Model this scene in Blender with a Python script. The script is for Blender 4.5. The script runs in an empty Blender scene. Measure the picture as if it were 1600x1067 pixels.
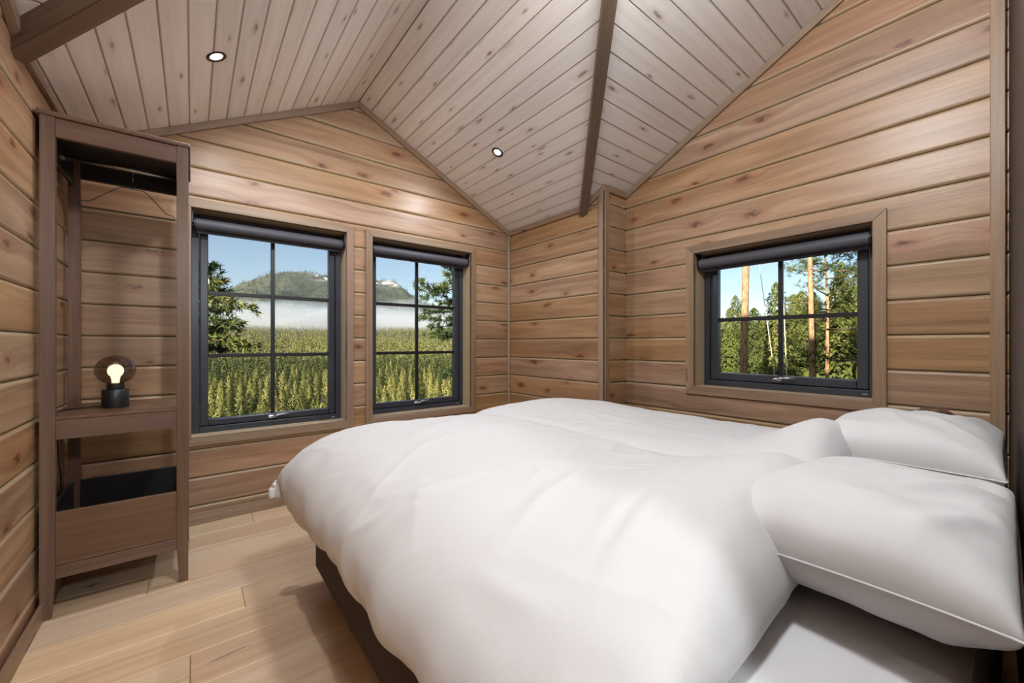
import bpy, bmesh, math, random
import numpy as np
from mathutils import Vector, Matrix, noise

random.seed(7)
rng = np.random.default_rng(7)
scn = bpy.context.scene
col = scn.collection

# ------------------------------------------------------------------ camera
FPX, CX, CY, YAW, CAMH = 630.0, 800.0, 537.0, math.radians(38.44), 1.15
cam_d = bpy.data.cameras.new('camera')
cam_d.sensor_fit = 'HORIZONTAL'; cam_d.sensor_width = 36.0
cam_d.lens = FPX / 1600 * 36.0
cam_d.shift_y = (CY - 533.5) / 1600
cam_d.clip_start = 0.02; cam_d.clip_end = 9000
cam = bpy.data.objects.new('camera', cam_d); col.objects.link(cam)
cam.location = (0, 0, CAMH); cam.rotation_euler = (math.pi / 2, 0, -YAW)
scn.camera = cam

# ------------------------------------------------------------------ world, sun, exposure
SUN_EL, SUN_AZ = math.radians(17), math.radians(76)      # the light travels towards SUN_AZ east of +Y
world = bpy.data.worlds.new('world'); scn.world = world; world.use_nodes = True
wn = world.node_tree.nodes; wl = world.node_tree.links
bg = wn['Background']
sky = wn.new('ShaderNodeTexSky'); sky.sky_type = 'NISHITA'; sky.sun_disc = False
sky.sun_elevation = math.radians(22); sky.sun_rotation = SUN_AZ + math.pi
sky.altitude = 300; sky.air_density = 1.0; sky.dust_density = 0.6; sky.ozone_density = 1.5
wl.new(sky.outputs[0], bg.inputs[0]); bg.inputs[1].default_value = 0.135
sun_d = bpy.data.lights.new('sun', 'SUN'); sun_d.energy = 12.5; sun_d.angle = math.radians(0.6)
sun_d.color = (1.0, 0.91, 0.77)
sun = bpy.data.objects.new('sun', sun_d); col.objects.link(sun)
sdir = Vector((math.sin(SUN_AZ) * math.cos(SUN_EL), math.cos(SUN_AZ) * math.cos(SUN_EL), -math.sin(SUN_EL)))
sun.rotation_euler = sdir.to_track_quat('-Z', 'Y').to_euler(); sun.location = (-20, -20, 20)
scn.view_settings.view_transform = 'Standard'; scn.view_settings.look = 'None'
scn.view_settings.gamma = 1.0; scn.view_settings.use_curve_mapping = False
scn.view_settings.exposure = 0.20
DOWNLIGHT_W, HALL_FILL_W, PENDANT_FILL_W = 12.0, 75.0, 120.0
scn.cycles.use_denoising = True
scn.cycles.volume_bounces = 1; scn.cycles.max_bounces = 10; scn.cycles.diffuse_bounces = 6; scn.cycles.transparent_max_bounces = 16
scn.cycles.sample_clamp_indirect = 6.0
scn.cycles.caustics_reflective = False; scn.cycles.caustics_refractive = False

# pixel helpers: a pixel gives a direction, the surface it lies on gives the distance
FW = Vector((math.sin(YAW), math.cos(YAW), 0)); RT = Vector((math.cos(YAW), -math.sin(YAW), 0))
def ray(px, py): return FW + RT * ((px - CX) / FPX) + Vector((0, 0, (CY - py) / FPX))
def on_y(px, py, Y):
    d = ray(px, py); return Vector((0, 0, CAMH)) + d * (Y / d.y)
def on_x(px, py, X):
    d = ray(px, py); return Vector((0, 0, CAMH)) + d * (X / d.x)

# ------------------------------------------------------------------ helpers
def link(o, parent=None):
    col.objects.link(o)
    if parent is not None: o.parent = parent
    return o
def tag(o, label=None, cat=None, group=None, kind=None):
    if label: o['label'] = label
    if cat: o['category'] = cat
    if group: o['group'] = group
    if kind: o['kind'] = kind
    return o
def empty(name, loc=(0, 0, 0), rz=0.0, parent=None):
    o = bpy.data.objects.new(name, None); o.location = loc; o.rotation_euler = (0, 0, rz)
    o.empty_display_size = 0.1
    return link(o, parent)
def from_bm(name, bm, mats, parent=None, mtx=None, smooth=False):
    me = bpy.data.meshes.new(name)
    bmesh.ops.recalc_face_normals(bm, faces=bm.faces)
    bm.to_mesh(me); bm.free()
    for m in (mats if isinstance(mats, (list, tuple)) else [mats]): me.materials.append(m)
    if smooth: me.shade_smooth()
    o = bpy.data.objects.new(name, me)
    if mtx is not None: o.matrix_world = mtx
    return link(o, parent)
def from_data(name, v, f, mats, parent=None, smooth=False, mi=None):
    me = bpy.data.meshes.new(name); me.from_pydata([tuple(p) for p in v], [], [tuple(int(i) for i in q) for q in f]); me.update()
    for m in (mats if isinstance(mats, (list, tuple)) else [mats]): me.materials.append(m)
    if mi is not None: me.polygons.foreach_set('material_index', mi)
    if smooth: me.shade_smooth()
    return link(bpy.data.objects.new(name, me), parent)
def add_box(bm, x0, x1, y0, y1, z0, z1, mtx=None):
    vs = [bm.verts.new((x, y, z)) for x in (x0, x1) for y in (y0, y1) for z in (z0, z1)]
    if mtx is not None:
        for v in vs: v.co = mtx @ v.co
    for q in ((0, 1, 3, 2), (4, 6, 7, 5), (0, 4, 5, 1), (2, 3, 7, 6), (0, 2, 6, 4), (1, 5, 7, 3)):
        bm.faces.new([vs[i] for i in q])
    return vs
def box(name, x0, x1, y0, y1, z0, z1, mat, parent=None, bevel=0.0, mtx=None):
    """box centred on its own origin, so that grain runs in its own space"""
    c = Vector(((x0 + x1) / 2, (y0 + y1) / 2, (z0 + z1) / 2)); h = Vector((abs(x1 - x0) / 2, abs(y1 - y0) / 2, abs(z1 - z0) / 2))
    bm = bmesh.new(); 
    # the longest side lies along local x for the grain
    ax = max(range(3), key=lambda i: h[i])
    if ax == 0: R = Matrix.Identity(3); d = (h.x, h.y, h.z)
    elif ax == 1: R = Matrix(((0, -1, 0), (1, 0, 0), (0, 0, 1))); d = (h.y, h.x, h.z)
    else: R = Matrix(((0, 0, -1), (0, 1, 0), (1, 0, 0))); d = (h.z, h.y, h.x)
    add_box(bm, -d[0], d[0], -d[1], d[1], -d[2], d[2])
    if bevel > 0: bmesh.ops.bevel(bm, geom=list(bm.edges), offset=bevel, segments=2, affect='EDGES', profile=0.5)
    M = Matrix.Translation(c) @ R.to_4x4()
    if mtx is not None: M = mtx @ M
    return from_bm(name, bm, mat, parent, M)
def frame_mtx(o, x, y, z):
    x, y, z = Vector(x).normalized(), Vector(y).normalized(), Vector(z).normalized()
    m = Matrix.Identity(4)
    for i in range(3): m[i][0], m[i][1], m[i][2], m[i][3] = x[i], y[i], z[i], o[i]
    return m
def bar(name, p0, p1, out, w, t, mat, parent=None, ext=0.0, bevel=0.003, shift=0.0):
    """strip from p0 to p1; its face looks along out, w wide (across), t thick, centred across at shift"""
    p0, p1 = Vector(p0), Vector(p1); x = (p1 - p0).normalized(); out = Vector(out).normalized()
    z = x.cross(-out).normalized(); y = z.cross(x)
    L = (p1 - p0).length
    bm = bmesh.new(); add_box(bm, -ext, L + ext, -t, 0, -w / 2 + shift, w / 2 + shift)
    if bevel: bmesh.ops.bevel(bm, geom=list(bm.edges), offset=bevel, segments=2, affect='EDGES', profile=0.5)
    return from_bm(name, bm, mat, parent, frame_mtx(p0, x, y, z))
def tube_data(pts, r, seg=8, r1=None, cap=True):
    pts = [Vector(p) for p in pts]; n = len(pts); V = []; F = []
    up = Vector((0, 0, 1)); prev = None
    for i, p in enumerate(pts):
        d = (pts[min(i + 1, n - 1)] - pts[max(i - 1, 0)]).normalized()
        a = prev if prev is not None else (up if abs(d.z) < 0.9 else Vector((1, 0, 0)))
        a = (a - d * a.dot(d)).normalized(); prev = a; b = d.cross(a)
        rr = r if r1 is None else r + (r1 - r) * i / (n - 1)
        for k in range(seg):
            t = 2 * math.pi * k / seg; V.append(p + a * (rr * math.cos(t)) + b * (rr * math.sin(t)))
    for i in range(n - 1):
        for k in range(seg):
            F.append((i * seg + k, i * seg + (k + 1) % seg, (i + 1) * seg + (k + 1) % seg, (i + 1) * seg + k))
    if cap: F.append(tuple(range(seg - 1, -1, -1))); F.append(tuple((n - 1) * seg + k for k in range(seg)))
    return V, F
def tube(name, pts, r, mat, parent=None, seg=8, r1=None):
    V, F = tube_data(pts, r, seg, r1); return from_data(name, V, F, mat, parent, smooth=True)
def lathe(name, prof, mat, parent=None, seg=40, loc=(0, 0, 0), mtx=None):
    V, F = [], []
    for r, z in prof:
        for k in range(seg):
            t = 2 * math.pi * k / seg; V.append((r * math.cos(t), r * math.sin(t), z))
    for i in range(len(prof) - 1):
        for k in range(seg): F.append((i * seg + k, i * seg + (k + 1) % seg, (i + 1) * seg + (k + 1) % seg, (i + 1) * seg + k))
    if prof[0][0] > 1e-6: F.append(tuple(range(seg - 1, -1, -1)))
    if prof[-1][0] > 1e-6: F.append(tuple((len(prof) - 1) * seg + k for k in range(seg)))
    o = from_data(name, V, F, mat, parent, smooth=True)
    o.data.set_sharp_from_angle(angle=math.radians(40))
    o.matrix_world = (mtx if mtx is not None else Matrix.Translation(loc))
    if parent is not None and mtx is None: o.matrix_local = Matrix.Translation(loc)
    return o
def smooth_curve(pts, n):
    """Catmull-Rom through pts, n samples evenly by length"""
    P = np.array(pts, float); Q = np.vstack([2 * P[0] - P[1], P, 2 * P[-1] - P[-2]]); out = []
    for i in range(1, len(Q) - 2):
        for t in np.linspace(0, 1, 24, endpoint=False):
            a, b, c, d = Q[i - 1], Q[i], Q[i + 1], Q[i + 2]
            out.append(0.5 * ((2 * b) + (c - a) * t + (2 * a - 5 * b + 4 * c - d) * t * t + (3 * b - a - 3 * c + d) * t ** 3))
    out.append(P[-1]); out = np.array(out)
    s = np.concatenate([[0], np.cumsum(np.linalg.norm(np.diff(out, axis=0), axis=1))])
    u = np.linspace(0, s[-1], n)
    return np.stack([np.interp(u, s, out[:, k]) for k in range(out.shape[1])], 1)
def sm(a, b, x):
    t = np.clip((x - a) / (b - a), 0, 1); return t * t * (3 - 2 * t)

# ------------------------------------------------------------------ materials
def lin(c):
    return tuple(((x / 255) / 12.92 if x / 255 <= 0.04045 else ((x / 255 + 0.055) / 1.055) ** 2.4) for x in c) + (1.0,)
class NT:
    def __init__(s, name):
        s.m = bpy.data.materials.new(name); s.m.use_nodes = True
        s.t = s.m.node_tree; s.n = s.t.nodes; s.l = s.t.links
        s.b = s.n['Principled BSDF']; s.out = s.n['Material Output']
    def new(s, kind, **kw):
        n = s.n.new('ShaderNode' + kind)
        for k, v in kw.items(): setattr(n, k, v)
        return n
    def inp(s, sock, v):
        if hasattr(v, 'is_output'): s.l.new(v, sock)
        elif v is not None: sock.default_value = v
    def math(s, op, a, b=None, c=None, clamp=False):
        n = s.new('Math', operation=op, use_clamp=clamp)
        for i, v in enumerate((a, b, c)):
            if v is not None: s.inp(n.inputs[i], v)
        return n.outputs[0]
    def mr(s, v, a, b, c=0.0, d=1.0, smooth=True):
        n = s.new('MapRange', interpolation_type='SMOOTHSTEP' if smooth else 'LINEAR')
        s.inp(n.inputs[0], v)
        for i, x in zip((1, 2, 3, 4), (a, b, c, d)): n.inputs[i].default_value = x
        return n.outputs[0]
    def mix(s, f, a, b, mode='MIX'):
        n = s.new('Mix', data_type='RGBA', blend_type=mode)
        s.inp(n.inputs[0], f); s.inp(n.inputs[6], a); s.inp(n.inputs[7], b); return n.outputs[2]
    def comb(s, x, y, z):
        n = s.new('CombineXYZ')
        for i, v in enumerate((x, y, z)): s.inp(n.inputs[i], v)
        return n.outputs[0]
    def noise(s, vec, scale=1.0, detail=4.0, rough=0.55, dist=0.0):
        n = s.new('TexNoise'); s.inp(n.inputs['Vector'], vec); n.inputs['Scale'].default_value = scale
        n.inputs['Detail'].default_value = detail; n.inputs['Roughness'].default_value = rough
        n.inputs['Distortion'].default_value = dist; return n.outputs[0]
    def ramp(s, f, stops):
        n = s.new('ValToRGB'); e = n.color_ramp.elements
        while len(e) < len(stops): e.new(0.5)
        for k, (p, c) in zip(e, stops): k.position = p; k.color = c
        s.inp(n.inputs[0], f); return n.outputs[0]
    def bump(s, h, strength=0.2, dist=0.01):
        n = s.new('Bump'); n.inputs['Strength'].default_value = strength; n.inputs['Distance'].default_value = dist
        s.inp(n.inputs['Height'], h); s.l.new(n.outputs[0], s.b.inputs['Normal'])
    def rough(s, v): s.inp(s.b.inputs['Roughness'], v)
    def colr(s, v): s.inp(s.b.inputs['Base Color'], v)

def plain(name, c, rough=0.5, metal=0.0, spec=0.5, var=0.06):
    t = NT(name); tc = t.new('TexCoord')
    n = t.noise(tc.outputs['Object'], 14, 3)
    c4 = lin(c)
    t.colr(t.mix(n, tuple(x * (1 - var) for x in c4[:3]) + (1,), tuple(min(1, x * (1 + var)) for x in c4[:3]) + (1,)))
    t.rough(rough); t.b.inputs['Metallic'].default_value = metal; t.b.inputs['Specular IOR Level'].default_value = spec
    return t.m

def wood(name, dark, mid, light, knot=None, kx=2.0, kz=6.0, kthr=0.35, ksize=1.0, rough=0.45, gx=0.9, gz=22.0, var=0.16, contrast=1.0, halo=None, split=0.0):
    """boards whose grain runs along their own x; width along z"""
    t = NT(name); tc = t.new('TexCoord'); oi = t.new('ObjectInfo'); sp = t.new('SeparateXYZ')
    t.l.new(tc.outputs['Object'], sp.inputs[0]); rnd = oi.outputs['Random']
    x = t.math('ADD', sp.outputs[0], t.math('MULTIPLY', rnd, 61.7))
    w = t.math('ADD', t.math('ADD', sp.outputs[2], t.math('MULTIPLY', sp.outputs[1], 0.8)), t.math('MULTIPLY', rnd, 37.3))
    if knot is not None:
        v = t.new('TexVoronoi', voronoi_dimensions='2D', feature='F1'); v.inputs['Scale'].default_value = 1.0
        wob = t.noise(t.comb(t.math('MULTIPLY', x, 18), t.math('MULTIPLY', w, 24), 0.0), 1.0, 2)
        t.inp(v.inputs['Vector'], t.comb(t.math('MULTIPLY', x, kx), t.math('ADD', t.math('MULTIPLY', w, kz), t.math('MULTIPLY', wob, 0.12)), 0.0))
        dist = v.outputs['Distance']; cs = t.new('SeparateColor'); t.l.new(v.outputs['Color'], cs.inputs[0])
        pick = t.math('GREATER_THAN', cs.outputs[0], kthr)
        size = t.math('MULTIPLY_ADD', cs.outputs[1], 0.7, 0.55)
        dn = t.math('DIVIDE', dist, t.math('MULTIPLY', size, ksize))
        core = t.math('MULTIPLY', t.math('MULTIPLY', t.mr(dn, 0.20, 0.07), pick), t.mr(t.noise(t.comb(t.math('MULTIPLY', x, 30), t.math('MULTIPLY', w, 55), 1.0), 1.0, 3), 0.30, 0.58))
        ringd = t.math('MULTIPLY', t.mr(dn, 0.42, 0.14), pick)
        push = t.math('MULTIPLY', t.math('MULTIPLY', t.mr(dn, 0.7, 0.0), pick), 0.035)
        w2 = t.math('ADD', w, push)
    else:
        w2 = w
    g1 = t.noise(t.comb(t.math('MULTIPLY', x, gx), t.math('MULTIPLY', w2, gz), rnd), 1.0, 5, 0.6, 0.6)
    g2 = t.noise(t.comb(t.math('MULTIPLY', x, gx * 5), t.math('MULTIPLY', w2, gz * 9), 3.1), 1.0, 3, 0.6)
    big = t.noise(t.comb(t.math('MULTIPLY', x, 0.7), t.math('MULTIPLY', w2, 3.0), 7.7), 1.0, 2)
    g = t.math('ADD', t.math('MULTIPLY', g1, 0.62), t.math('ADD', t.math('MULTIPLY', g2, 0.18), t.math('MULTIPLY', big, 0.20)))
    lo, hi = 0.5 - 0.22 / contrast, 0.5 + 0.22 / contrast
    c = t.ramp(g, [(lo, lin(dark)), (0.5, lin(mid)), (hi, lin(light))])
    if knot is not None:
        h = lin(halo if halo is not None else light)
        c = t.mix(t.math('MULTIPLY', ringd, 0.45), c, h)
        c = t.mix(t.math('MULTIPLY', core, 0.85), c, lin(knot))
        c = t.mix(t.math('MULTIPLY', t.math('MULTIPLY', t.mr(dn, 0.06, 0.02), pick), 0.5), c, lin(tuple(k * 0.6 for k in knot)))
    if split > 0:      # dark filled cracks of rustic oak
        s1 = t.noise(t.comb(t.math('MULTIPLY', x, 2.3), t.math('MULTIPLY', w2, 17), 11.0), 1.0, 3, 0.55, 0.4)
        c = t.mix(t.math('MULTIPLY', t.mr(s1, 0.70, 0.76), split), c, lin((96, 88, 84)))
    hsv = t.new('HueSaturation'); t.inp(hsv.inputs['Color'], c)
    t.inp(hsv.inputs['Value'], t.math('MULTIPLY_ADD', rnd, var, 1 - var / 2))
    r2 = t.math('FRACT', t.math('MULTIPLY', rnd, 17.13))
    t.inp(hsv.inputs['Hue'], t.math('MULTIPLY_ADD', r2, 0.012, 0.494))
    t.inp(hsv.inputs['Saturation'], t.math('MULTIPLY_ADD', t.math('FRACT', t.math('MULTIPLY', rnd, 5.71)), 0.22, 0.88))
    t.colr(hsv.outputs[0]); t.rough(rough)
    t.bump(t.math('ADD', g2, t.math('MULTIPLY', g1, 0.5)), 0.12, 0.004)
    return t.m

M = {}
M['wall'] = wood('stained_pine_panel', (108, 80, 57), (157, 123, 93), (192, 160, 127), knot=(86, 50, 36), halo=(150, 98, 66), kx=2.4, kz=5.6, kthr=0.50, ksize=0.8, rough=0.38, gz=16)
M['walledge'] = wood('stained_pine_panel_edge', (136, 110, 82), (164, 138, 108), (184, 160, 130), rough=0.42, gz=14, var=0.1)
M['trim'] = wood('stained_pine_trim', (112, 88, 70), (142, 117, 95), (166, 142, 118), knot=(84, 52, 38), kx=1.1, kz=5, kthr=0.6, ksize=0.6, rough=0.45, gz=30, var=0.1)
M['trimlight'] = wood('pine_lining', (164, 138, 108), (190, 166, 136), (208, 188, 160), rough=0.5, gz=30, var=0.08)
M['ceil'] = wood('white_glazed_pine', (216, 207, 201), (233, 226, 221), (243, 238, 234), knot=(134, 112, 100), halo=(202, 186, 174), kx=2.3, kz=9.0, kthr=0.45, ksize=0.5, rough=0.5, gz=20, var=0.10)
M['ceilgroove'] = wood('white_glazed_pine_edge', (186, 174, 166), (206, 196, 188), (218, 208, 200), rough=0.5)
M['beam'] = wood('brown_stained_beam', (84, 66, 54), (112, 91, 76), (132, 111, 95), rough=0.45, gz=26, var=0.08)
M['floor'] = wood('oiled_oak_plank', (182, 150, 118), (208, 180, 148), (223, 199, 170), knot=(120, 108, 98), halo=(200, 170, 140), kx=0.8, kz=3.2, kthr=0.55, ksize=0.35, rough=0.36, gx=0.7, gz=20, var=0.14, split=0.55)
M['dark'] = wood('dark_stained_wood', (84, 62, 50), (110, 84, 69), (128, 102, 86), rough=0.36, gx=1.2, gz=30, var=0.06)
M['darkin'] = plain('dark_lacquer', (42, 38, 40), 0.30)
M['slab'] = plain('wall_core', (70, 54, 42), 0.9)
M['frame'] = plain('anthracite_window_paint', (52, 56, 64), 0.32, 0.0, 0.5, 0.03)
M['muntin'] = plain('black_glazing_bar', (20, 20, 24), 0.4)
M['rubber'] = plain('black_gasket', (14, 14, 16), 0.6)
M['chrome'] = plain('satin_chrome', (210, 210, 212), 0.25, 1.0, 0.5, 0.02)
M['steel'] = plain('brushed_steel', (170, 164, 158), 0.3, 1.0, 0.5, 0.02)
M['blind'] = plain('grey_blind_fabric', (74, 74, 82), 0.55)
M['black'] = plain('black_plastic', (18, 18, 20), 0.45)
M['lampbase'] = plain('matt_black_metal', (30, 31, 33), 0.38)
M['bronze'] = plain('dark_bronze_ring', (52, 42, 36), 0.28, 0.6)
M['whitemark'] = plain('white_print', (210, 214, 220), 0.6)
M['hallwall'] = plain('hall_paint', (206, 198, 188), 0.8)

def make_fabric(name, c, scale, bumpst, rough=0.85, sheen=0.2):
    t = NT(name); tc = t.new('TexCoord'); o = tc.outputs['Object']
    n = t.noise(o, 9, 5, 0.6); f = t.noise(o, scale, 2)
    c4 = lin(c); t.colr(t.mix(n, tuple(x * 0.96 for x in c4[:3]) + (1,), c4))
    t.rough(rough); t.b.inputs['Sheen Weight'].default_value = sheen; t.b.inputs['Specular IOR Level'].default_value = 0.2
    t.bump(t.math('ADD', t.math('MULTIPLY', n, 0.8), t.math('MULTIPLY', f, 0.05)), bumpst, 0.02)
    return t.m
M['linen'] = make_fabric('white_cotton_sateen', (206, 206, 207), 600, 0.10, 0.7)
M['sheet'] = make_fabric('white_cotton_sheet', (204, 204, 206), 700, 0.05)
M['bedbase'] = make_fabric('brown_upholstery', (56, 42, 36), 900, 0.25, 0.95, 0.1)

def make_glass(name, tint, ior, rough=0.0):
    t = NT(name); tr = t.new('BsdfTransparent'); gl = t.new('BsdfGlossy'); mx = t.new('MixShader'); fr = t.new('LayerWeight'); fr.inputs[0].default_value = 0.5
    fac = t.math('MULTIPLY_ADD', t.math('POWER', fr.outputs['Facing'], 3.5), ior, ior * 0.12)
    tr.inputs[0].default_value = tint; gl.inputs['Roughness'].default_value = rough
    t.l.new(fac, mx.inputs[0]); t.l.new(tr.outputs[0], mx.inputs[1]); t.l.new(gl.outputs[0], mx.inputs[2])
    t.l.new(mx.outputs[0], t.out.inputs[0]); return t.m
M['glass'] = make_glass('window_glass', (0.98, 0.985, 0.985, 1), 0.08)
M['smoke'] = make_glass('smoked_mirror_glass', (0.58, 0.50, 0.45, 1), 1.0)

def emit(name, c, s):
    t = NT(name); e = t.new('Emission'); e.inputs[0].default_value = c; e.inputs[1].default_value = s
    t.l.new(e.outputs[0], t.out.inputs[0]); return t.m
M['led'] = emit('led_disc', (1.0, 0.93, 0.82, 1), 6.0)
M['bulb'] = emit('warm_bulb', (1.0, 0.82, 0.62, 1), 2.6)
def opal(name, c, st):      # thin translucent glass round a light source
    t = NT(name); e = t.new('Emission'); e.inputs[0].default_value = c; e.inputs[1].default_value = st
    tr = t.new('BsdfTransparent'); tr.inputs[0].default_value = (0.9, 0.9, 0.9, 1); ad = t.new('AddShader')
    t.l.new(e.outputs[0], ad.inputs[0]); t.l.new(tr.outputs[0], ad.inputs[1]); t.l.new(ad.outputs[0], t.out.inputs[0]); return t.m
M['opal'] = opal('opal_glass', (1.0, 0.95, 0.88, 1), 3.0)

def foliage(name, a, b, c, scale=0.5):
    t = NT(name); tc = t.new('TexCoord'); oi = t.new('ObjectInfo')
    geo = t.new('NewGeometry')
    n = t.noise(geo.outputs['Position'], scale, 3)
    f = t.math('ADD', t.math('MULTIPLY', n, 0.6), t.math('MULTIPLY', oi.outputs['Random'], 0.4))
    t.colr(t.ramp(f, [(0.25, lin(a)), (0.5, lin(b)), (0.75, lin(c))])); t.rough(0.8)
    t.b.inputs['Specular IOR Level'].default_value = 0.1
    return t.m
M['conifer'] = foliage('conifer_needles', (66, 76, 40), (114, 115, 62), (148, 143, 84), 0.16)
M['farfor'] = foliage('valley_forest', (60, 70, 42), (104, 107, 62), (138, 135, 84), 0.13)
M['pine'] = foliage('pine_needles', (58, 70, 34), (92, 98, 48), (120, 118, 62), 0.5)
M['nearpine'] = foliage('near_pine_needles', (54, 70, 42), (80, 96, 52), (122, 126, 68), 2.0)
M['hillfor'] = foliage('hillside_forest', (40, 52, 40), (62, 72, 48), (88, 92, 56), 0.012)
def bark(name, a, b):
    t = NT(name); tc = t.new('TexCoord'); mp = t.new('Mapping'); mp.inputs['Scale'].default_value = (9, 9, 2.2)
    t.l.new(tc.outputs['Object'], mp.inputs[0]); n = t.noise(mp.outputs[0], 2.5, 5, 0.65)
    t.colr(t.ramp(n, [(0.35, lin(a)), (0.65, lin(b))])); t.rough(0.9); t.bump(n, 0.6, 0.03); return t.m
M['bark'] = bark('pine_bark', (112, 84, 64), (196, 152, 112))
M['birch'] = bark('birch_bark', (150, 140, 128), (232, 226, 214))
M['twig'] = bark('grey_bark', (70, 58, 48), (120, 100, 82))
def ground_mat():
    t = NT('forest_floor'); g = t.new('NewGeometry'); n = t.noise(g.outputs['Position'], 0.2, 6, 0.65)
    t.colr(t.ramp(n, [(0.3, lin((34, 36, 24))), (0.6, lin((60, 58, 36)))])); t.rough(0.95); return t.m
M['ground'] = ground_mat()
def hill_mat():
    t = NT('hill_ground'); g = t.new('NewGeometry'); sp = t.new('SeparateXYZ'); t.l.new(g.outputs['Position'], sp.inputs[0])
    n = t.noise(g.outputs['Position'], 0.016, 8, 0.7); n2 = t.noise(g.outputs['Position'], 0.05, 4, 0.6)
    c = t.ramp(n2, [(0.35, lin((38, 48, 38))), (0.65, lin((76, 80, 54)))])
    snow = t.math('MULTIPLY', t.mr(n, 0.48, 0.55), t.math('MULTIPLY', t.mr(sp.outputs[2], 350.0, 395.0), t.mr(sp.outputs[0], 470.0, 620.0)))
    t.colr(t.mix(snow, c, lin((222, 222, 220)))); t.rough(0.95); return t.m
M['hill'] = hill_mat()

# ------------------------------------------------------------------ room dimensions (metres, camera above the origin)
XC, XJ, XB = -0.51, 2.561, 2.846          # left wall, alcove side wall, window wall on the right
YA, YR = 3.275, 2.051                      # far wall, short return wall
D0, D1 = Vector((-0.55, -0.0668, 0)), Vector((2.90, 0.0387, 0))   # headboard wall runs a little out of square
XR, ZR, SA = 1.040, 3.077, 0.512           # ridge of the far gable and its slope
ZB, YBR, SB = 2.404, 2.051, 0.490          # roof plane that rises towards the headboard wall
def ceil_a(x): return ZR - SA * abs(x - XR)
def ceil_b(y): return ZB + SB * (YBR - y)
J0, JP = 0.1105, 0.1807                    # panel joints
W1 = (-0.003, 0.945, 0.548, 2.018); W2 = (1.147, 2.095, 0.548, 2.018)      # x0 x1 z0 z1 on the far wall
W3 = (0.488, 1.464, 0.845, 1.800)                                         # y0 y1 z0 z1 on the right wall

def struct(name, bm, mat, parent=None):
    o = from_bm(name, bm, mat, parent)
    if parent is None: o['kind'] = 'structure'
    return o
def holed(bm, a0, a1, z0, z1, holes, put):
    """fill a0..a1 x z0..z1 with boxes around rectangular holes"""
    xs = a0
    for (h0, h1, k0, k1) in sorted(holes):
        put(bm, xs, h0, z0, z1); put(bm, h0, h1, z0, k0); put(bm, h0, h1, k1, z1); xs = h1
    put(bm, xs, a1, z0, z1)

# ------------------------------------------------------------------ wall cores
T_OUT = 0.20
def grow(w): return (w[0] - 0.0125, w[1] + 0.0125, w[2] - 0.0125, w[3] + 0.0125)
bm = bmesh.new()
holed(bm, XC - T_OUT, XJ + 0.02, -0.3, 3.5, [grow(W1), grow(W2)], lambda b, p, q, r, s: add_box(b, p, q, YA + 0.0145, YA + T_OUT, r, s))
wall_far = struct('wall_far', bm, M['slab'])
bm = bmesh.new()
holed(bm, -0.3, YR + 0.15, -0.3, 3.7, [grow(W3)], lambda b, p, q, r, s: add_box(b, XB + 0.0145, XB + T_OUT, p, q, r, s))
wall_right = struct('wall_right', bm, M['slab'])
bm = bmesh.new(); add_box(bm, XJ + 0.0145, XJ + T_OUT, YR + 0.0145, YA + T_OUT, -0.3, 2.6)
wall_alcove = struct('wall_alcove', bm, M['slab'])
bm = bmesh.new(); add_box(bm, XJ + 0.0145, XB + T_OUT, YR + 0.0145, YR + T_OUT, -0.3, 2.6)
wall_return = struct('wall_return', bm, M['slab'])
bm = bmesh.new(); add_box(bm, XC - T_OUT, XC - 0.0145, -2.6, YA + T_OUT, -0.3, 3.6)
wall_left = struct('wall_left', bm, M['slab'])
# headboard wall with the doorway the photograph was taken from
dx = (D1 - D0).normalized(); dn = Vector((-dx.y, dx.x, 0))
MD = frame_mtx(D0, -dx, -dn, (0, 0, 1))          # local x runs towards -X, -y looks into the room
Ld = (D1 - D0).length
def dloc(X): return -(X - D0.x) / dx.x           # local x of a world X on this wall
DOOR = (-0.40, 0.56)
bm = bmesh.new()
for a, b, z0, z1 in ((DOOR[1], 3.05, -0.3, 3.7), (-0.55, DOOR[0], -0.3, 3.7), (DOOR[0], DOOR[1], 2.06, 3.7)):
    add_box(bm, dloc(b), dloc(a), 0.0145, 0.11, z0, z1)
wall_near = from_bm('wall_near', bm, M['slab'], None, MD); wall_near['kind'] = 'structure'

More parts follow.
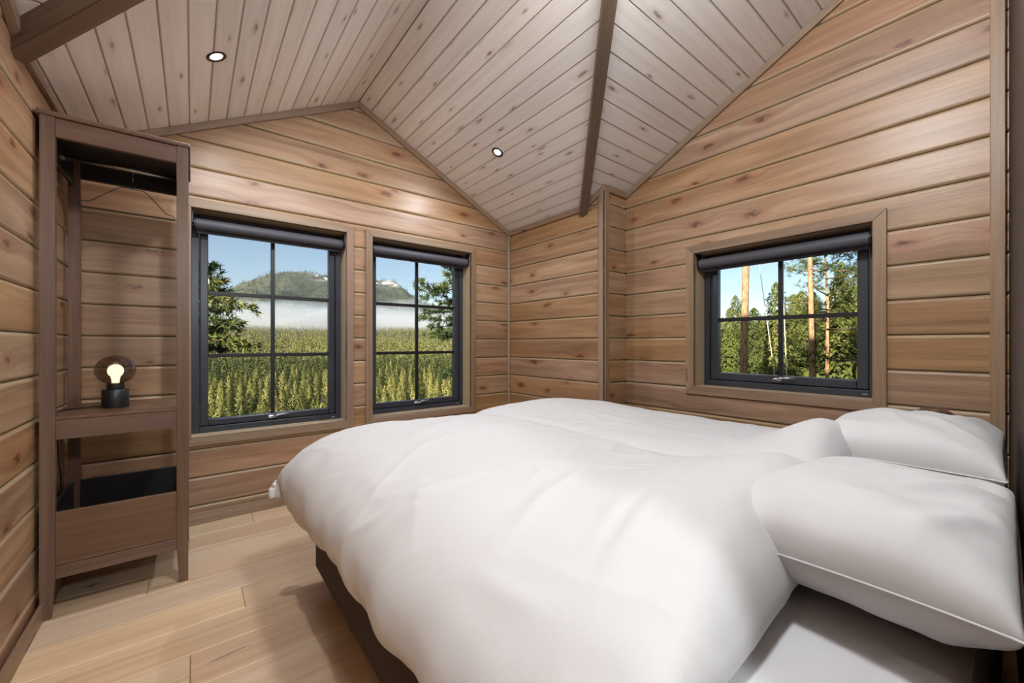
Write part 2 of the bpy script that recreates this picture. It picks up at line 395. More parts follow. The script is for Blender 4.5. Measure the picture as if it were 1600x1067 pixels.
# ------------------------------------------------------------------ panels
def panel_bm(L0, L1, w0, w1, z0=None, z1=None, g=0.010, b=0.016, t=0.014, clips=(), inv=None, gap=0.0018):
    """one board: grain along x, width along z from w0 to w1, face towards -y; z0,z1 trim it"""
    bm = bmesh.new()
    pr = [(w0 + gap, t), (w0 + gap, g), (w0 + b * 0.35, g * 0.45), (w0 + b * 0.7, g * 0.10), (w0 + b, 0.0), (w1 - b, 0.0),
          (w1 - b * 0.7, g * 0.10), (w1 - b * 0.35, g * 0.45), (w1 - gap, g), (w1 - gap, t)]
    A = [bm.verts.new((L0, y, z)) for z, y in pr]; B = [bm.verts.new((L1, y, z)) for z, y in pr]
    n = len(pr)
    for i in range(n):
        f = bm.faces.new((A[i], B[i], B[(i + 1) % n], A[(i + 1) % n]))
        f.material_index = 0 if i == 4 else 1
    bm.faces.new(A[::-1]); bm.faces.new(B)
    cl = []
    if z0 is not None and z0 > w0: cl.append((Vector((0, 0, z0)), Vector((0, 0, -1))))
    if z1 is not None and z1 < w1: cl.append((Vector((0, 0, z1)), Vector((0, 0, 1))))
    for co, no in clips: cl.append((inv @ Vector(co), (inv.to_3x3() @ Vector(no)).normalized()))
    for co, no in cl:
        r = bmesh.ops.bisect_plane(bm, geom=list(bm.verts) + list(bm.edges) + list(bm.faces), plane_co=co, plane_no=no, clear_outer=True)
        ed = [e for e in r['geom_cut'] if isinstance(e, bmesh.types.BMEdge)]
        if ed: bmesh.ops.holes_fill(bm, edges=ed, sides=0)
    return bm
def merge_bm(dst, src):
    me = bpy.data.meshes.new('tmp'); src.to_mesh(me); src.free(); dst.from_mesh(me); bpy.data.meshes.remove(me)
def panel_rows(parent, mtx, top, xr, holes, zmax):
    """rows of boards on a wall frame; xr(z) gives the local x range at a height"""
    k = -1
    while True:
        w0 = J0 + JP * k; w1 = w0 + JP; k += 1
        if w0 > zmax: break
        a, b = xr(max(w0, 0.0))
        if b - a < 0.05: continue
        bm = bmesh.new(); x = a
        for (h0, h1, k0, k1) in sorted(holes):
            if k1 <= w0 or k0 >= w1 or h1 < a or h0 > b: continue
            if h0 > x: merge_bm(bm, panel_bm(x, h0, w0, w1))
            if k0 > w0 + 0.004: merge_bm(bm, panel_bm(h0, h1, w0, w1, None, k0))
            if k1 < w1 - 0.004: merge_bm(bm, panel_bm(h0, h1, w0, w1, k1, None))
            x = h1
        if b > x: merge_bm(bm, panel_bm(x, b, w0, w1))
        c = Vector(((a + b) / 2, 0, (w0 + w1) / 2))
        bmesh.ops.translate(bm, verts=bm.verts, vec=-c)
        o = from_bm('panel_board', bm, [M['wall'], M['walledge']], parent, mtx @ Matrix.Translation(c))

# far wall: local x = world X
MA = frame_mtx((0, YA, 0), (1, 0, 0), (0, 1, 0), (0, 0, 1))
def xr_far(z):
    h = (ZR - z) / SA
    return max(XC, XR - h - 0.02), min(XJ, XR + h + 0.02)
panel_rows(wall_far, MA, None, xr_far, [W1, W2], ZR - 0.02)
# right wall: local x = -Y
MB = frame_mtx((XB, 0, 0), (0, -1, 0), (1, 0, 0), (0, 0, 1))
panel_rows(wall_right, MB, None, lambda z: (-min(YR, YBR - (z - ZB) / SB + 0.03) if z > ZB else -YR, -0.03), [(-W3[1], -W3[0], W3[2], W3[3])], 3.38)
# alcove side wall
MJ = frame_mtx((XJ, 0, 0), (0, -1, 0), (1, 0, 0), (0, 0, 1))
panel_rows(wall_alcove, MJ, None, lambda z: (-YA, -YR), [], 2.40)
# short return wall
MR = frame_mtx((0, YR, 0), (1, 0, 0), (0, 1, 0), (0, 0, 1))
panel_rows(wall_return, MR, None, lambda z: (XJ, XB), [], 2.40)
# left wall: local x = +Y
MC = frame_mtx((XC, 0, 0), (0, 1, 0), (-1, 0, 0), (0, 0, 1))
panel_rows(wall_left, MC, None, lambda z: (-0.03, min(YA, YBR - (z - ZB) / SB + 0.05) if z > ceil_a(XC) else YA), [], 3.38)
# headboard wall
panel_rows(wall_near, MD, None, lambda z: (dloc(2.84), dloc(DOOR[1])) , [], 3.38)

# ------------------------------------------------------------------ floor
bm = bmesh.new(); add_box(bm, XC - 0.2, XB + 0.2, -2.6, YA + 0.2, -0.3, -0.016)
floor = struct('floor', bm, M['slab'])
PW = 0.1925; joint_x = {0: 0.183, 1: 1.35, 2: -0.005, 3: 1.02}
row = 0; y = 2.2955
rows = [2.2955 - PW * k for k in range(-5, 19)]
for i, y1 in enumerate(rows):
    y0 = y1 - PW; kk = i - 5
    if y0 > YA or y1 < -1.4: continue
    first = joint_x.get(kk, random.uniform(-0.3, 1.6))
    cuts = [first - 2.1, first, first + 2.1, first + 4.2]
    for a, b in zip(cuts[:-1], cuts[1:]):
        a, b = max(a, XC), min(b, XB)
        if b - a < 0.02: continue
        yy1 = min(y1, YA)
        bm = bmesh.new(); L, Wd = (b - a) / 2, (yy1 - y0) / 2
        add_box(bm, -L + 0.0006, L - 0.0006, 0, 0.016, -Wd + 0.0006, Wd - 0.0006)
        es = [e for e in bm.edges if all(abs(v.co.y) < 1e-6 for v in e.verts)]
        bmesh.ops.bevel(bm, geom=es, offset=0.0022, segments=1, affect='EDGES')
        # local z lies across the plank, -y points up
        from_bm('floor_plank', bm, M['floor'], floor, frame_mtx(((a + b) / 2, (y0 + yy1) / 2, 0), (1, 0, 0), (0, 0, -1), (0, 1, 0)))

# ------------------------------------------------------------------ ceiling
YV = YBR - (ZR - ZB) / SB                          # where the far ridge runs into the rising plane
vr0 = Vector((XJ, YBR - (ceil_a(XJ) - ZB) / SB, ceil_a(XJ))); vl0 = Vector((XC, YBR - (ceil_a(XC) - ZB) / SB, ceil_a(XC))); vt = Vector((XR, YV, ZR))
def vplane(p):                                       # vertical plane through a valley; normal towards the camera side
    d = (vt - p); n = Vector((d.y, -d.x, 0)).normalized()
    if n.dot(Vector((0, -1, 0))) < 0: n = -n
    return p, n
pR, nR = vplane(vr0); pL, nL = vplane(vl0)
bm = bmesh.new()
def slab(pts, th=0.12):
    lo = [bm.verts.new(p) for p in pts]; hi = [bm.verts.new(Vector(p) + Vector((0, 0, th))) for p in pts]
    bm.faces.new(lo); bm.faces.new(hi[::-1])
    for i in range(len(pts)): bm.faces.new((lo[i], hi[i], hi[(i + 1) % len(pts)], lo[(i + 1) % len(pts)]))
def pa(x, y): return Vector((x, y, ceil_a(x) + 0.014))
def pb(x, y): return Vector((x, y, ceil_b(y) + 0.014))
slab([pa(XR, YA + 0.2), pa(XJ + 0.2, YA + 0.2), pa(XJ + 0.2, vr0.y + 0.2), pa(XR, YV)])
slab([pa(XR, YA + 0.2), pa(XC - 0.2, YA + 0.2), pa(XC - 0.2, vl0.y + 0.2), pa(XR, YV)])
slab([pb(XR, YV), pb(XJ + 0.2, vr0.y + 0.2), pb(XB + 0.2, vr0.y + 0.2), pb(XB + 0.2, -0.2), pb(XC - 0.2, -0.2), pb(XC - 0.2, vl0.y + 0.2)])
ceiling = struct('ceiling', bm, M['slab'])
CW = 0.1075
ca = math.sqrt(1 + SA * SA)
for side in (1, -1):
    zdir = Vector((side, 0, -SA)).normalized(); up = Vector((SA * side, 0, 1)).normalized()
    xdir = up.cross(zdir)                          # local y = up, local z = down the slope
    Mx = frame_mtx((XR, 0, ZR), xdir, up, zdir); inv = Mx.inverted()
    nmax = (XJ - XR if side > 0 else XR - XC) * ca + 0.02
    s = 0.0
    while s < nmax:
        s1 = min(s + CW, nmax)
        ya, yb = (inv @ Vector((XR, YA + 0.01, ZR))).x, (inv @ Vector((XR, 0.3, ZR))).x
        bm = panel_bm(min(ya, yb), max(ya, yb), s, s1, g=0.004, b=0.006, t=0.012, gap=0.0007, clips=[(pR, nR) if side > 0 else (pL, nL)], inv=inv)
        if len(bm.faces) < 4: bm.free(); s = s1; continue
        c = Vector(((ya + yb) / 2, 0, (s + s1) / 2)); bmesh.ops.translate(bm, verts=bm.verts, vec=-c)
        from_bm('ceiling_board', bm, [M['ceil'], M['ceilgroove']], ceiling, Mx @ Matrix.Translation(c)); s = s1
# rising plane: boards along X
up = Vector((0, SB, 1)).normalized(); zdir = Vector((0, -1, SB)).normalized(); xdir = up.cross(zdir)
Mx = frame_mtx((0, vl0.y + 0.05, ceil_b(vl0.y + 0.05)), xdir, up, zdir); inv = Mx.inverted(); cb = math.sqrt(1 + SB * SB)
s = 0.0; smax = (vl0.y + 0.05 + 0.03) * cb
while s < smax:
    s1 = min(s + CW, smax)
    yhi = vl0.y + 0.05 - s / cb
    spans = [(XC - 0.01, XR, [(pL, -nL)]), (XR, XB + 0.01 if yhi < YR + 0.08 else XJ + 0.3, [(pR, -nR)])] if yhi > YV else [(XC - 0.01, XB + 0.01, [])]
    for a, b, cl in spans:
        la, lb = sorted(((inv @ Vector((a, 0, 0))).x, (inv @ Vector((b, 0, 0))).x))
        bm = panel_bm(la, lb, s, s1, g=0.004, b=0.006, t=0.012, gap=0.0007, clips=cl, inv=inv)
        if len(bm.faces) < 4: bm.free(); continue
        c = Vector(((la + lb) / 2, 0, (s + s1) / 2)); bmesh.ops.translate(bm, verts=bm.verts, vec=-c)
        from_bm('ceiling_board', bm, [M['ceil'], M['ceilgroove']], ceiling, Mx @ Matrix.Translation(c))
    s = s1
# valley beams
def valley_beam(p, i, label):
    d = (vt - p).normalized(); side = d.cross(Vector((0, 0, 1))).normalized(); up = side.cross(d)
    L = (vt - p).length + 0.05
    bm = bmesh.new(); add_box(bm, -0.03, L, -0.032, 0.032, -0.085, 0.02)
    bmesh.ops.bevel(bm, geom=list(bm.edges), offset=0.004, segments=2, affect='EDGES')
    o = from_bm('valley_beam', bm, M['beam'], None, frame_mtx(p, d, -side, up))
    tag(o, label, 'beam', 'ceiling valley beams', 'structure')
valley_beam(vr0, 0, 'brown valley beam running down to the alcove corner post')
valley_beam(vl0, 1, 'brown valley beam ending above the wardrobe on the plank wall')

# ------------------------------------------------------------------ trims
TN = [0]
def trim(p0, p1, out, w, t, shift=0.0, mat='trim', ext=0.0):
    TN[0] += 1
    o = bar('trim_%d' % TN[0], p0, p1, out, w, t, M[mat], None, ext, 0.003, shift); o['kind'] = 'structure'; return o
h = 0.045
# along the far gable
trim((XR, YA, ZR - h * 0.56), (XJ, YA, ceil_a(XJ) - h * 0.56), (0, -1, 0), h, 0.020)
trim((XC, YA, ceil_a(XC) - h * 0.56), (XR, YA, ZR - h * 0.56), (0, -1, 0), h, 0.020)
# alcove side: level, then rising to the corner post
trim((XJ, YA, ceil_a(XJ) - 0.024), (XJ, vr0.y, ceil_a(XJ) - 0.024), (-1, 0, 0), h, 0.020)
trim((XJ, vr0.y + 0.02, ceil_b(vr0.y + 0.02) - 0.026), (XJ, YR - 0.02, ceil_b(YR - 0.02) - 0.026), (-1, 0, 0), h, 0.022)
trim((XJ - 0.02, YR, ceil_b(YR) - 0.024), (XB, YR, ceil_b(YR) - 0.024), (0, -1, 0), h, 0.020)
trim((XB, YR, ceil_b(YR) - 0.026), (XB, 0.02, ceil_b(0.02) - 0.026), (-1, 0, 0), h, 0.020)
# left wall
trim((XC, YA, ceil_a(XC) - 0.024), (XC, vl0.y, ceil_a(XC) - 0.024), (1, 0, 0), h, 0.020)
trim((XC, vl0.y, ceil_b(vl0.y) - 0.030), (XC, 0.0, ceil_b(0.0) - 0.030), (1, 0, 0), h, 0.030, mat='trim')
# corner strips
trim((XJ - 0.008, YA - 0.008, 0.0), (XJ - 0.008, YA - 0.008, ceil_a(XJ) - 0.04), (-1, -1, 0), 0.026, 0.012)
trim((XJ - 0.012, YR + 0.018, 0.0), (XJ - 0.012, YR + 0.018, ceil_b(YR) - 0.03), (-1, 0, 0), 0.050, 0.012)
trim((XJ + 0.012, YR - 0.012, 0.0), (XJ + 0.012, YR - 0.012, ceil_b(YR) - 0.03), (0, -1, 0), 0.050, 0.012)
trim((XB - 0.014, 0.062, 0.0), (XB - 0.014, 0.062, 3.36), (-1, 0, 0), 0.045, 0.014)
# baseboards
def baseboard(name, p0, p1, out):
    o = bar(name, p0, p1, out, 0.072, 0.014, M['trim'], None, 0.0, 0.003); o['kind'] = 'structure'
baseboard('baseboard_far', (XC, YA - 0.014, 0.036), (XJ, YA - 0.014, 0.036), (0, -1, 0))
baseboard('baseboard_left', (XC + 0.014, 0.02, 0.036), (XC + 0.014, YA - 0.016, 0.036), (1, 0, 0))
baseboard('baseboard_alcove', (XJ - 0.014, YR, 0.036), (XJ - 0.014, YA - 0.016, 0.036), (-1, 0, 0))
baseboard('baseboard_right', (XB - 0.014, 0.1, 0.036), (XB - 0.014, YR - 0.016, 0.036), (-1, 0, 0))

# ------------------------------------------------------------------ windows
def window(num, mtx, x0, x1, z0, z1, rows, depth, tw, sash, frame_w, label, zin=None):
    """local: x along the wall, +y outwards, z up; the wall face is y = 0"""
    root = bpy.data.objects.new('window_%d' % num, None); root.matrix_world = mtx; link(root)
    tag(root, label, None, None, 'structure')
    def bx(name, a, b, c, d, e, f, m, bev=0.0, par=None): 
        o = box(name, a, b, c, d, e, f, M[m], None, bev); l = o.matrix_world.copy(); o.parent = par or root
        o.matrix_basis = l if par is None else l
        return o
    # casing boards, mitred
    def casing(p, q, r, s):
        bm = bmesh.new(); v = [bm.verts.new((a, yy, b)) for yy in (-0.016, 0.004) for a, b in (p, q, r, s)]
        for f in ((0, 1, 2, 3), (7, 6, 5, 4), (0, 4, 5, 1), (1, 5, 6, 2), (2, 6, 7, 3), (3, 7, 4, 0)): bm.faces.new([v[i] for i in f])
        bmesh.ops.bevel(bm, geom=list(bm.edges), offset=0.002, segments=1, affect='EDGES')
        vert = abs(p[0] - q[0]) < 1e-5 
        if vert:
            R = Matrix(((0, 0, -1), (0, 1, 0), (1, 0, 0))).to_4x4()
            for vv in bm.verts: vv.co = R.inverted() @ vv.co
            o = from_bm('casing', bm, M['trim'], None); o.parent = root; o.matrix_basis = R
        else:
            o = from_bm('casing', bm, M['trim'], None); o.parent = root
    w = tw
    casing((x0 - w, z1 + w), (x1 + w, z1 + w), (x1, z1), (x0, z1))
    casing((x0, z0), (x1, z0), (x1 + w, z0 - w), (x0 - w, z0 - w))
    casing((x0 - w, z0 - w), (x0 - w, z1 + w), (x0, z1), (x0, z0))
    casing((x1, z0), (x1, z1), (x1 + w, z1 + w), (x1 + w, z0 - w))
    # linings
    e = 0.012
    bx('lining', x0 - e, x0, 0.0, depth + 0.02, z0, z1, 'trimlight'); bx('lining', x1, x1 + e, 0.0, depth + 0.02, z0, z1, 'trimlight')
    bx('lining', x0 - e, x1 + e, 0.0, depth + 0.02, z1, z1 + e, 'trimlight'); bx('sill', x0 - e, x1 + e, 0.0, depth + 0.02, z0 - e, z0, 'trimlight')
    # outer frame
    fw = frame_w; y0, y1 = depth, depth + 0.06
    for a, b, c, d in ((x0, x0 + fw, z0, z1), (x1 - fw, x1, z0, z1), (x0 + fw, x1 - fw, z0, z0 + fw), (x0 + fw, x1 - fw, z1 - fw, z1)):
        bx('frame_rail', a, b, y0, y1, c, d, 'frame', 0.003)
    g = 0.004
    bx('gasket', x0 + fw - 0.001, x1 - fw + 0.001, y1 - 0.012, y1 - 0.010, z0 + fw, z0 + fw + g + 0.006, 'rubber')
    # sash
    sx0, sx1, sz0, sz1 = x0 + fw + g, x1 - fw - g, z0 + fw + g, z1 - fw - g
    sw = sash; ys = depth + 0.008; sr = empty('sash', (0, 0, 0), 0, root)
    for a, b, c, d in ((sx0, sx0 + sw, sz0, sz1), (sx1 - sw, sx1, sz0, sz1), (sx0 + sw, sx1 - sw, sz0, sz0 + sw), (sx0 + sw, sx1 - sw, sz1 - sw, sz1)):
        bx('sash_rail', a, b, ys, ys + 0.05, c, d, 'frame', 0.006, sr)
    gx0, gx1, gz0, gz1 = sx0 + sw, sx1 - sw, sz0 + sw, sz1 - sw
    mw = 0.013; xm = (gx0 + gx1) / 2; yg = ys + 0.030
    bx('glazing_bar', xm - mw, xm + mw, yg - 0.012, yg + 0.012, gz0, gz1, 'muntin', 0.002)
    zs = [gz0] + [gz0 + (gz1 - gz0) * (k + 1) / rows for k in range(rows - 1)] + [gz1]
    for zz in zs[1:-1]:
        for a, b in ((gx0, xm - mw), (xm + mw, gx1)): bx('glazing_bar', a, b, yg - 0.012, yg + 0.012, zz - mw, zz + mw, 'muntin', 0.002)
    for i in range(rows):
        for a, b in ((gx0, xm - mw), (xm + mw, gx1)):
            zlo = zs[i] + (mw if i > 0 else 0); zhi = zs[i + 1] - (mw if i < rows - 1 else 0)
            bm = bmesh.new(); vs = [bm.verts.new(p) for p in ((a, yg, zlo), (b, yg, zlo), (b, yg, zhi), (a, yg, zhi))]; bm.faces.new(vs)
            o = from_bm('pane', bm, M['glass'], None); o.parent = root
    # handle on the bottom sash rail
    hr = empty('handle', (0, 0, 0), 0, root); zc = sz0 + sw * 0.5
    hx = xm
    pl = lathe('handle_rose', [(0.0, 0), (0.016, 0), (0.016, 0.006), (0.012, 0.009), (0.0, 0.009)], M['chrome'], hr, 20, (0, 0, 0))
    pl.matrix_basis = Matrix.Translation((hx - 0.012, ys, zc)) @ Matrix.Rotation(math.pi / 2, 4, 'X') @ Matrix.Diagonal((1.6, 0.75, 1, 1))
    tb = tube('handle_lever', [(hx - 0.012, ys - 0.004, zc), (hx - 0.012, ys - 0.03, zc), (hx + 0.004, ys - 0.036, zc + 0.004), (hx + 0.02, ys - 0.036, zc + 0.014), (hx + 0.10, ys - 0.036, zc + 0.018)], 0.0065, M['chrome'], hr, 10)
    # small maker's print on the frame
    bx('print_mark', x1 - fw - 0.03, x1 - fw - 0.008, y0 - 0.0006, y0 + 0.001, z0 + fw * 0.42, z0 + fw * 0.42 + 0.004, 'whitemark')
    return root
window(1, MA, W1[0], W1[1], W1[2], W1[3], 3, 0.145, 0.052, 0.046, 0.040, 'anthracite six-pane window beside the wardrobe')
window(2, MA, W2[0], W2[1], W2[2], W2[3], 3, 0.145, 0.052, 0.046, 0.040, 'anthracite six-pane window near the alcove corner')
window(3, MB, -W3[1], -W3[0], W3[2], W3[3], 2, 0.145, 0.057, 0.052, 0.040, 'anthracite four-pane window above the bed side')

def blind(mtx, x0, x1, zc, r, yc, label):
    root = bpy.data.objects.new('roller_blind', None); root.matrix_world = mtx @ Matrix.Translation(((x0 + x1) / 2, yc, zc)); link(root)
    tag(root, label, 'roller blind', 'roller blinds above the windows')
    hw = (x1 - x0) / 2
    R = Matrix.Rotation(math.pi / 2, 4, 'Y')
    t = lathe('blind_roll', [(0.0, -hw + 0.022), (r, -hw + 0.022), (r, hw - 0.022), (0.0, hw - 0.022)], M['blind'], root, 36); t.matrix_basis = R
    for s in (-1, 1):
        b = lathe('end_cap', [(0.0, 0), (r + 0.004, 0), (r + 0.004, 0.008), (0.0, 0.010)], M['black'], root, 28)
        b.matrix_basis = Matrix.Translation((s * (hw - 0.020), 0, 0)) @ Matrix.Rotation(s * math.pi / 2, 4, 'Y')
        bm = bmesh.new(); add_box(bm, s * (hw - 0.010), s * (hw - 0.002), -0.025, 0.03, 0.0, r + 0.045)
        from_bm('bracket', bm, M['black'], root)
    # a short drop of cloth down to the bottom bar
    bm = bmesh.new(); add_box(bm, -hw + 0.026, hw - 0.026, r - 0.004, r - 0.002, -r - 0.004, 0.0); from_bm('cloth', bm, M['blind'], root)
    bm = bmesh.new(); add_box(bm, -hw + 0.026, hw - 0.026, r - 0.010, r + 0.004, -r - 0.016, -r + 0.004)
    bmesh.ops.bevel(bm, geom=list(bm.edges), offset=0.003, segments=2, affect='EDGES'); from_bm('bottom_bar', bm, M['blind'], root)
blind(MA, W1[0], W1[1], 1.930, 0.036, 0.050, 'dark grey rolled-up blind in the window beside the wardrobe')
blind(MA, W2[0], W2[1], 1.930, 0.036, 0.050, 'dark grey rolled-up blind in the window near the alcove corner')
blind(MB, -W3[1], -W3[0], 1.725, 0.036, 0.050, 'dark grey rolled-up blind in the four-pane window')

# ------------------------------------------------------------------ downlights (lamp and its own light)
def downlight(p, n, label, tilt=(0, 0, 0)):
    p = Vector(p); n = Vector(n).normalized()
    root = bpy.data.objects.new('ceiling_downlight', None)
    q = n.to_track_quat('-Z', 'Y'); root.matrix_world = Matrix.Translation(p) @ q.to_matrix().to_4x4(); link(root)
    tag(root, label, 'downlight', 'recessed ceiling downlights')
    lathe('ring', [(0.046, 0.001), (0.046, -0.003), (0.040, -0.005), (0.034, -0.003), (0.033, 0.010), (0.036, 0.010)], M['bronze'], root, 40)
    d = lathe('lamp_disc', [(0.0, 0.0), (0.027, 0.0), (0.027, 0.004), (0.0, 0.004)], M['led'], root, 32, (0, 0, 0.0))
    d.matrix_basis = Matrix.Translation((0, 0, -0.0015))
    ld = bpy.data.lights.new('downlight_light', 'AREA'); ld.shape = 'DISK'; ld.size = 0.06; ld.energy = DOWNLIGHT_W; ld.color = (0.95, 0.97, 1.0)
    ld.spread = math.radians(170)
    lo = bpy.data.objects.new('downlight_light', ld); lo.location = (0, 0, -0.012); link(lo, root)
nAr = Vector((-SA, 0, -1)); nAl = Vector((SA, 0, -1)); nB = Vector((0, -SB, -1))
downlight((0.096, 2.513, ceil_a(0.096)), nAl, 'round recessed downlight in the ceiling slope above the wardrobe side')
downlight((1.875, 2.545, ceil_a(1.875)), nAr, 'round recessed downlight in the ceiling slope beside the valley beam')
# fill light in the form of a pendant, added out of view to brighten the room
pd = empty('added_fill_pendant', (0.85, 0.45, 2.86)); tag(pd, 'added out-of-view fill light shaped as an opal globe pendant near the doorway', 'lamp')
lathe('globe', [(0.0, -0.12)] + [(0.12 * math.cos(a), 0.12 * math.sin(a)) for a in np.linspace(-1.5, 1.3, 22)] + [(0.0, 0.118)], M['opal'], pd, 40)
tube('cable', [(0, 0, 0.115), (0, 0, ceil_b(0.45) - 2.86)], 0.004, M['black'], pd, 8)
lathe('canopy', [(0.05, 0.0), (0.05, 0.03), (0.0, 0.05)], M['black'], pd, 24, (0, 0, ceil_b(0.45) - 2.86 - 0.05))
ld = bpy.data.lights.new('pendant_fill_light', 'POINT'); ld.energy = PENDANT_FILL_W; ld.shadow_soft_size = 0.125; ld.color = (0.92, 0.965, 1.0)
link(bpy.data.objects.new('pendant_fill_light', ld), pd)

# ------------------------------------------------------------------ hall behind the doorway
bm = bmesh.new(); add_box(bm, XB - 1.2, XB - 1.1, -2.6, -0.15, -0.1, 2.5); o = struct('wall_hall_right', bm, M['hallwall'])
bm = bmesh.new(); add_box(bm, XC - 0.2, XB - 1.1, -2.7, -2.6, -0.1, 2.5); o = struct('wall_hall_end', bm, M['hallwall'])
bm = bmesh.new(); add_box(bm, XC - 0.2, XB - 1.1, -2.7, -0.14, 2.45, 2.55); o = struct('ceiling_hall', bm, M['hallwall'])
hl = empty('added_hall_fill', (0.1, -1.2, 2.45)); tag(hl, 'added fill light shaped as a round opal ceiling lamp in the unseen hall', 'lamp')  # lamp added in the unseen hall to send soft frontal light through the doorway
lathe('shade', [(0.0, -0.09), (0.10, -0.085), (0.15, -0.06), (0.165, -0.02), (0.165, 0.0)], M['opal'], hl, 40)
lathe('base', [(0.17, -0.02), (0.17, 0.0), (0.0, 0.0)], M['steel'], hl, 40)
ld = bpy.data.lights.new('hall_fill_light', 'POINT'); ld.energy = HALL_FILL_W; ld.shadow_soft_size = 0.12; ld.color = (0.93, 0.97, 1.0)
lo = bpy.data.objects.new('hall_fill_light', ld); lo.location = (0, 0, -0.30); link(lo, hl)

# ------------------------------------------------------------------ wardrobe
WF, WB_, WX0, WX1, WT = 2.515, 3.035, -0.494, -0.014, 2.100
wr = empty('open_wardrobe', (0, 0, 0)); wr.location = ((WX0 + WX1) / 2, (WF + WB_) / 2, 0)
tag(wr, 'tall dark brown open wardrobe with clothes rail standing against the plank wall', 'wardrobe')
off = wr.location
def wbox(name, a, b, c, d, e, f, m='dark', bev=0.0025, par=None):
    o = box(name, a - off.x, b - off.x, c - off.y, d - off.y, e, f, M[m], None, bev); o.parent = par or wr; return o
def post(x0, x1, y0, y1, inner):
    """square post whose inner faces taper towards the foot"""
    bm = bmesh.new(); cx, cy = (x0 + x1) / 2, (y0 + y1) / 2; zt = 0.17
    sx = 1 if inner > 0 else -1; sy = 1 if cy < off.y else -1
    lv = []
    for z, k in ((0.0, 0.011), (zt, 0.0), (WT, 0.0)):
        xa, xb = (x0, x1 - k) if sx > 0 else (x0 + k, x1); ya, yb = (y0, y1 - k) if sy > 0 else (y0 + k, y1)
        # local x = height (grain), y = -? keep right-handed
        lv.append([bm.verts.new((z - WT / 2, p[1] - cy, -(p[0] - cx))) for p in ((xa, ya), (xb, ya), (xb, yb), (xa, yb))])
    for a, b in ((0, 1), (1, 2)):
        for i in range(4): bm.faces.new((lv[a][i], lv[a][(i + 1) % 4], lv[b][(i + 1) % 4], lv[b][i]))
    bm.faces.new(lv[0][::-1]); bm.faces.new(lv[2])
    es = [e for e in bm.edges if abs(e.verts[0].co.x - e.verts[1].co.x) > 0.05]
    bmesh.ops.bevel(bm, geom=es, offset=0.003, segments=2, affect='EDGES')
    R = Matrix(((0, 0, -1), (0, 1, 0), (1, 0, 0))).to_4x4()
    o = from_bm('post', bm, M['dark'], None); o.parent = wr
    o.matrix_basis = Matrix.Translation((cx - off.x, cy - off.y, WT / 2)) @ R
PWd = 0.044
post(WX0, WX0 + PWd, WF, WF + 0.034, 1); post(WX1 - PWd, WX1, WF, WF + 0.034, -1)
post(WX0, WX0 + PWd, WB_ - 0.034, WB_, 1); post(WX1 - PWd, WX1, WB_ - 0.034, WB_, -1)
IX0, IX1 = WX0 + PWd, WX1 - PWd
wbox('top_panel', WX0 - 0.010, WX1 + 0.008, WF - 0.008, WB_ + 0.006, WT, WT + 0.022, bev=0.006)
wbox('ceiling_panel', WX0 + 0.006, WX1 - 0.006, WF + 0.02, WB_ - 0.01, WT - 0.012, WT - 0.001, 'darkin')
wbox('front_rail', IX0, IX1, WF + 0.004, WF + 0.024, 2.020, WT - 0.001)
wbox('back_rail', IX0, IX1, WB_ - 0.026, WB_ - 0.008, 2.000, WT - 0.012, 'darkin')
for s in (0, 1):
    x = WX0 + 0.008 if s == 0 else WX1 - 0.022
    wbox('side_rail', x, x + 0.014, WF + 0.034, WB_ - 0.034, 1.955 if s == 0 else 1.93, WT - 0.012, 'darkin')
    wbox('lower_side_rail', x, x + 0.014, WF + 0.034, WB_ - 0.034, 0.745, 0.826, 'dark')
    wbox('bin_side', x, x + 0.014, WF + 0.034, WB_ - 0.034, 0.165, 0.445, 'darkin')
wbox('shelf', WX0 + 0.010, WX1 - 0.010, WF + 0.008, WB_ - 0.006, 0.827, 0.841)
wbox('shelf_rail', IX0, IX1, WF + 0.004, WF + 0.022, 0.745, 0.826)
wbox('shelf_back_rail', IX0, IX1, WB_ - 0.024, WB_ - 0.008, 0.755, 0.826)
wbox('bin_front', IX0, IX1, WF + 0.004, WF + 0.020, 0.216, 0.440)
wbox('bottom_rail', IX0, IX1, WF + 0.003, WF + 0.021, 0.160, 0.214)
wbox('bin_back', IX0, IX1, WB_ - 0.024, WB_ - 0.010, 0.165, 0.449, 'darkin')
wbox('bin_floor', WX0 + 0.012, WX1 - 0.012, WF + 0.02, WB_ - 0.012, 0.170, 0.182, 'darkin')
YRD = 2.775; ZRD = 2.022
rod = tube('clothes_rail', [(WX0 + 0.018, 0, 0), (WX1 - 0.018, 0, 0)], 0.011, M['steel'], wr, 20); rod.location = (-off.x, YRD - off.y, ZRD)
for x in (WX0 + 0.022, WX1 - 0.030):
    f = lathe('rail_socket', [(0.0, 0), (0.017, 0), (0.017, 0.008), (0.0, 0.008)], M['steel'], wr, 24)
    f.matrix_basis = Matrix.Translation((x - off.x, YRD - off.y, ZRD)) @ Matrix.Rotation(math.pi / 2, 4, 'Y')

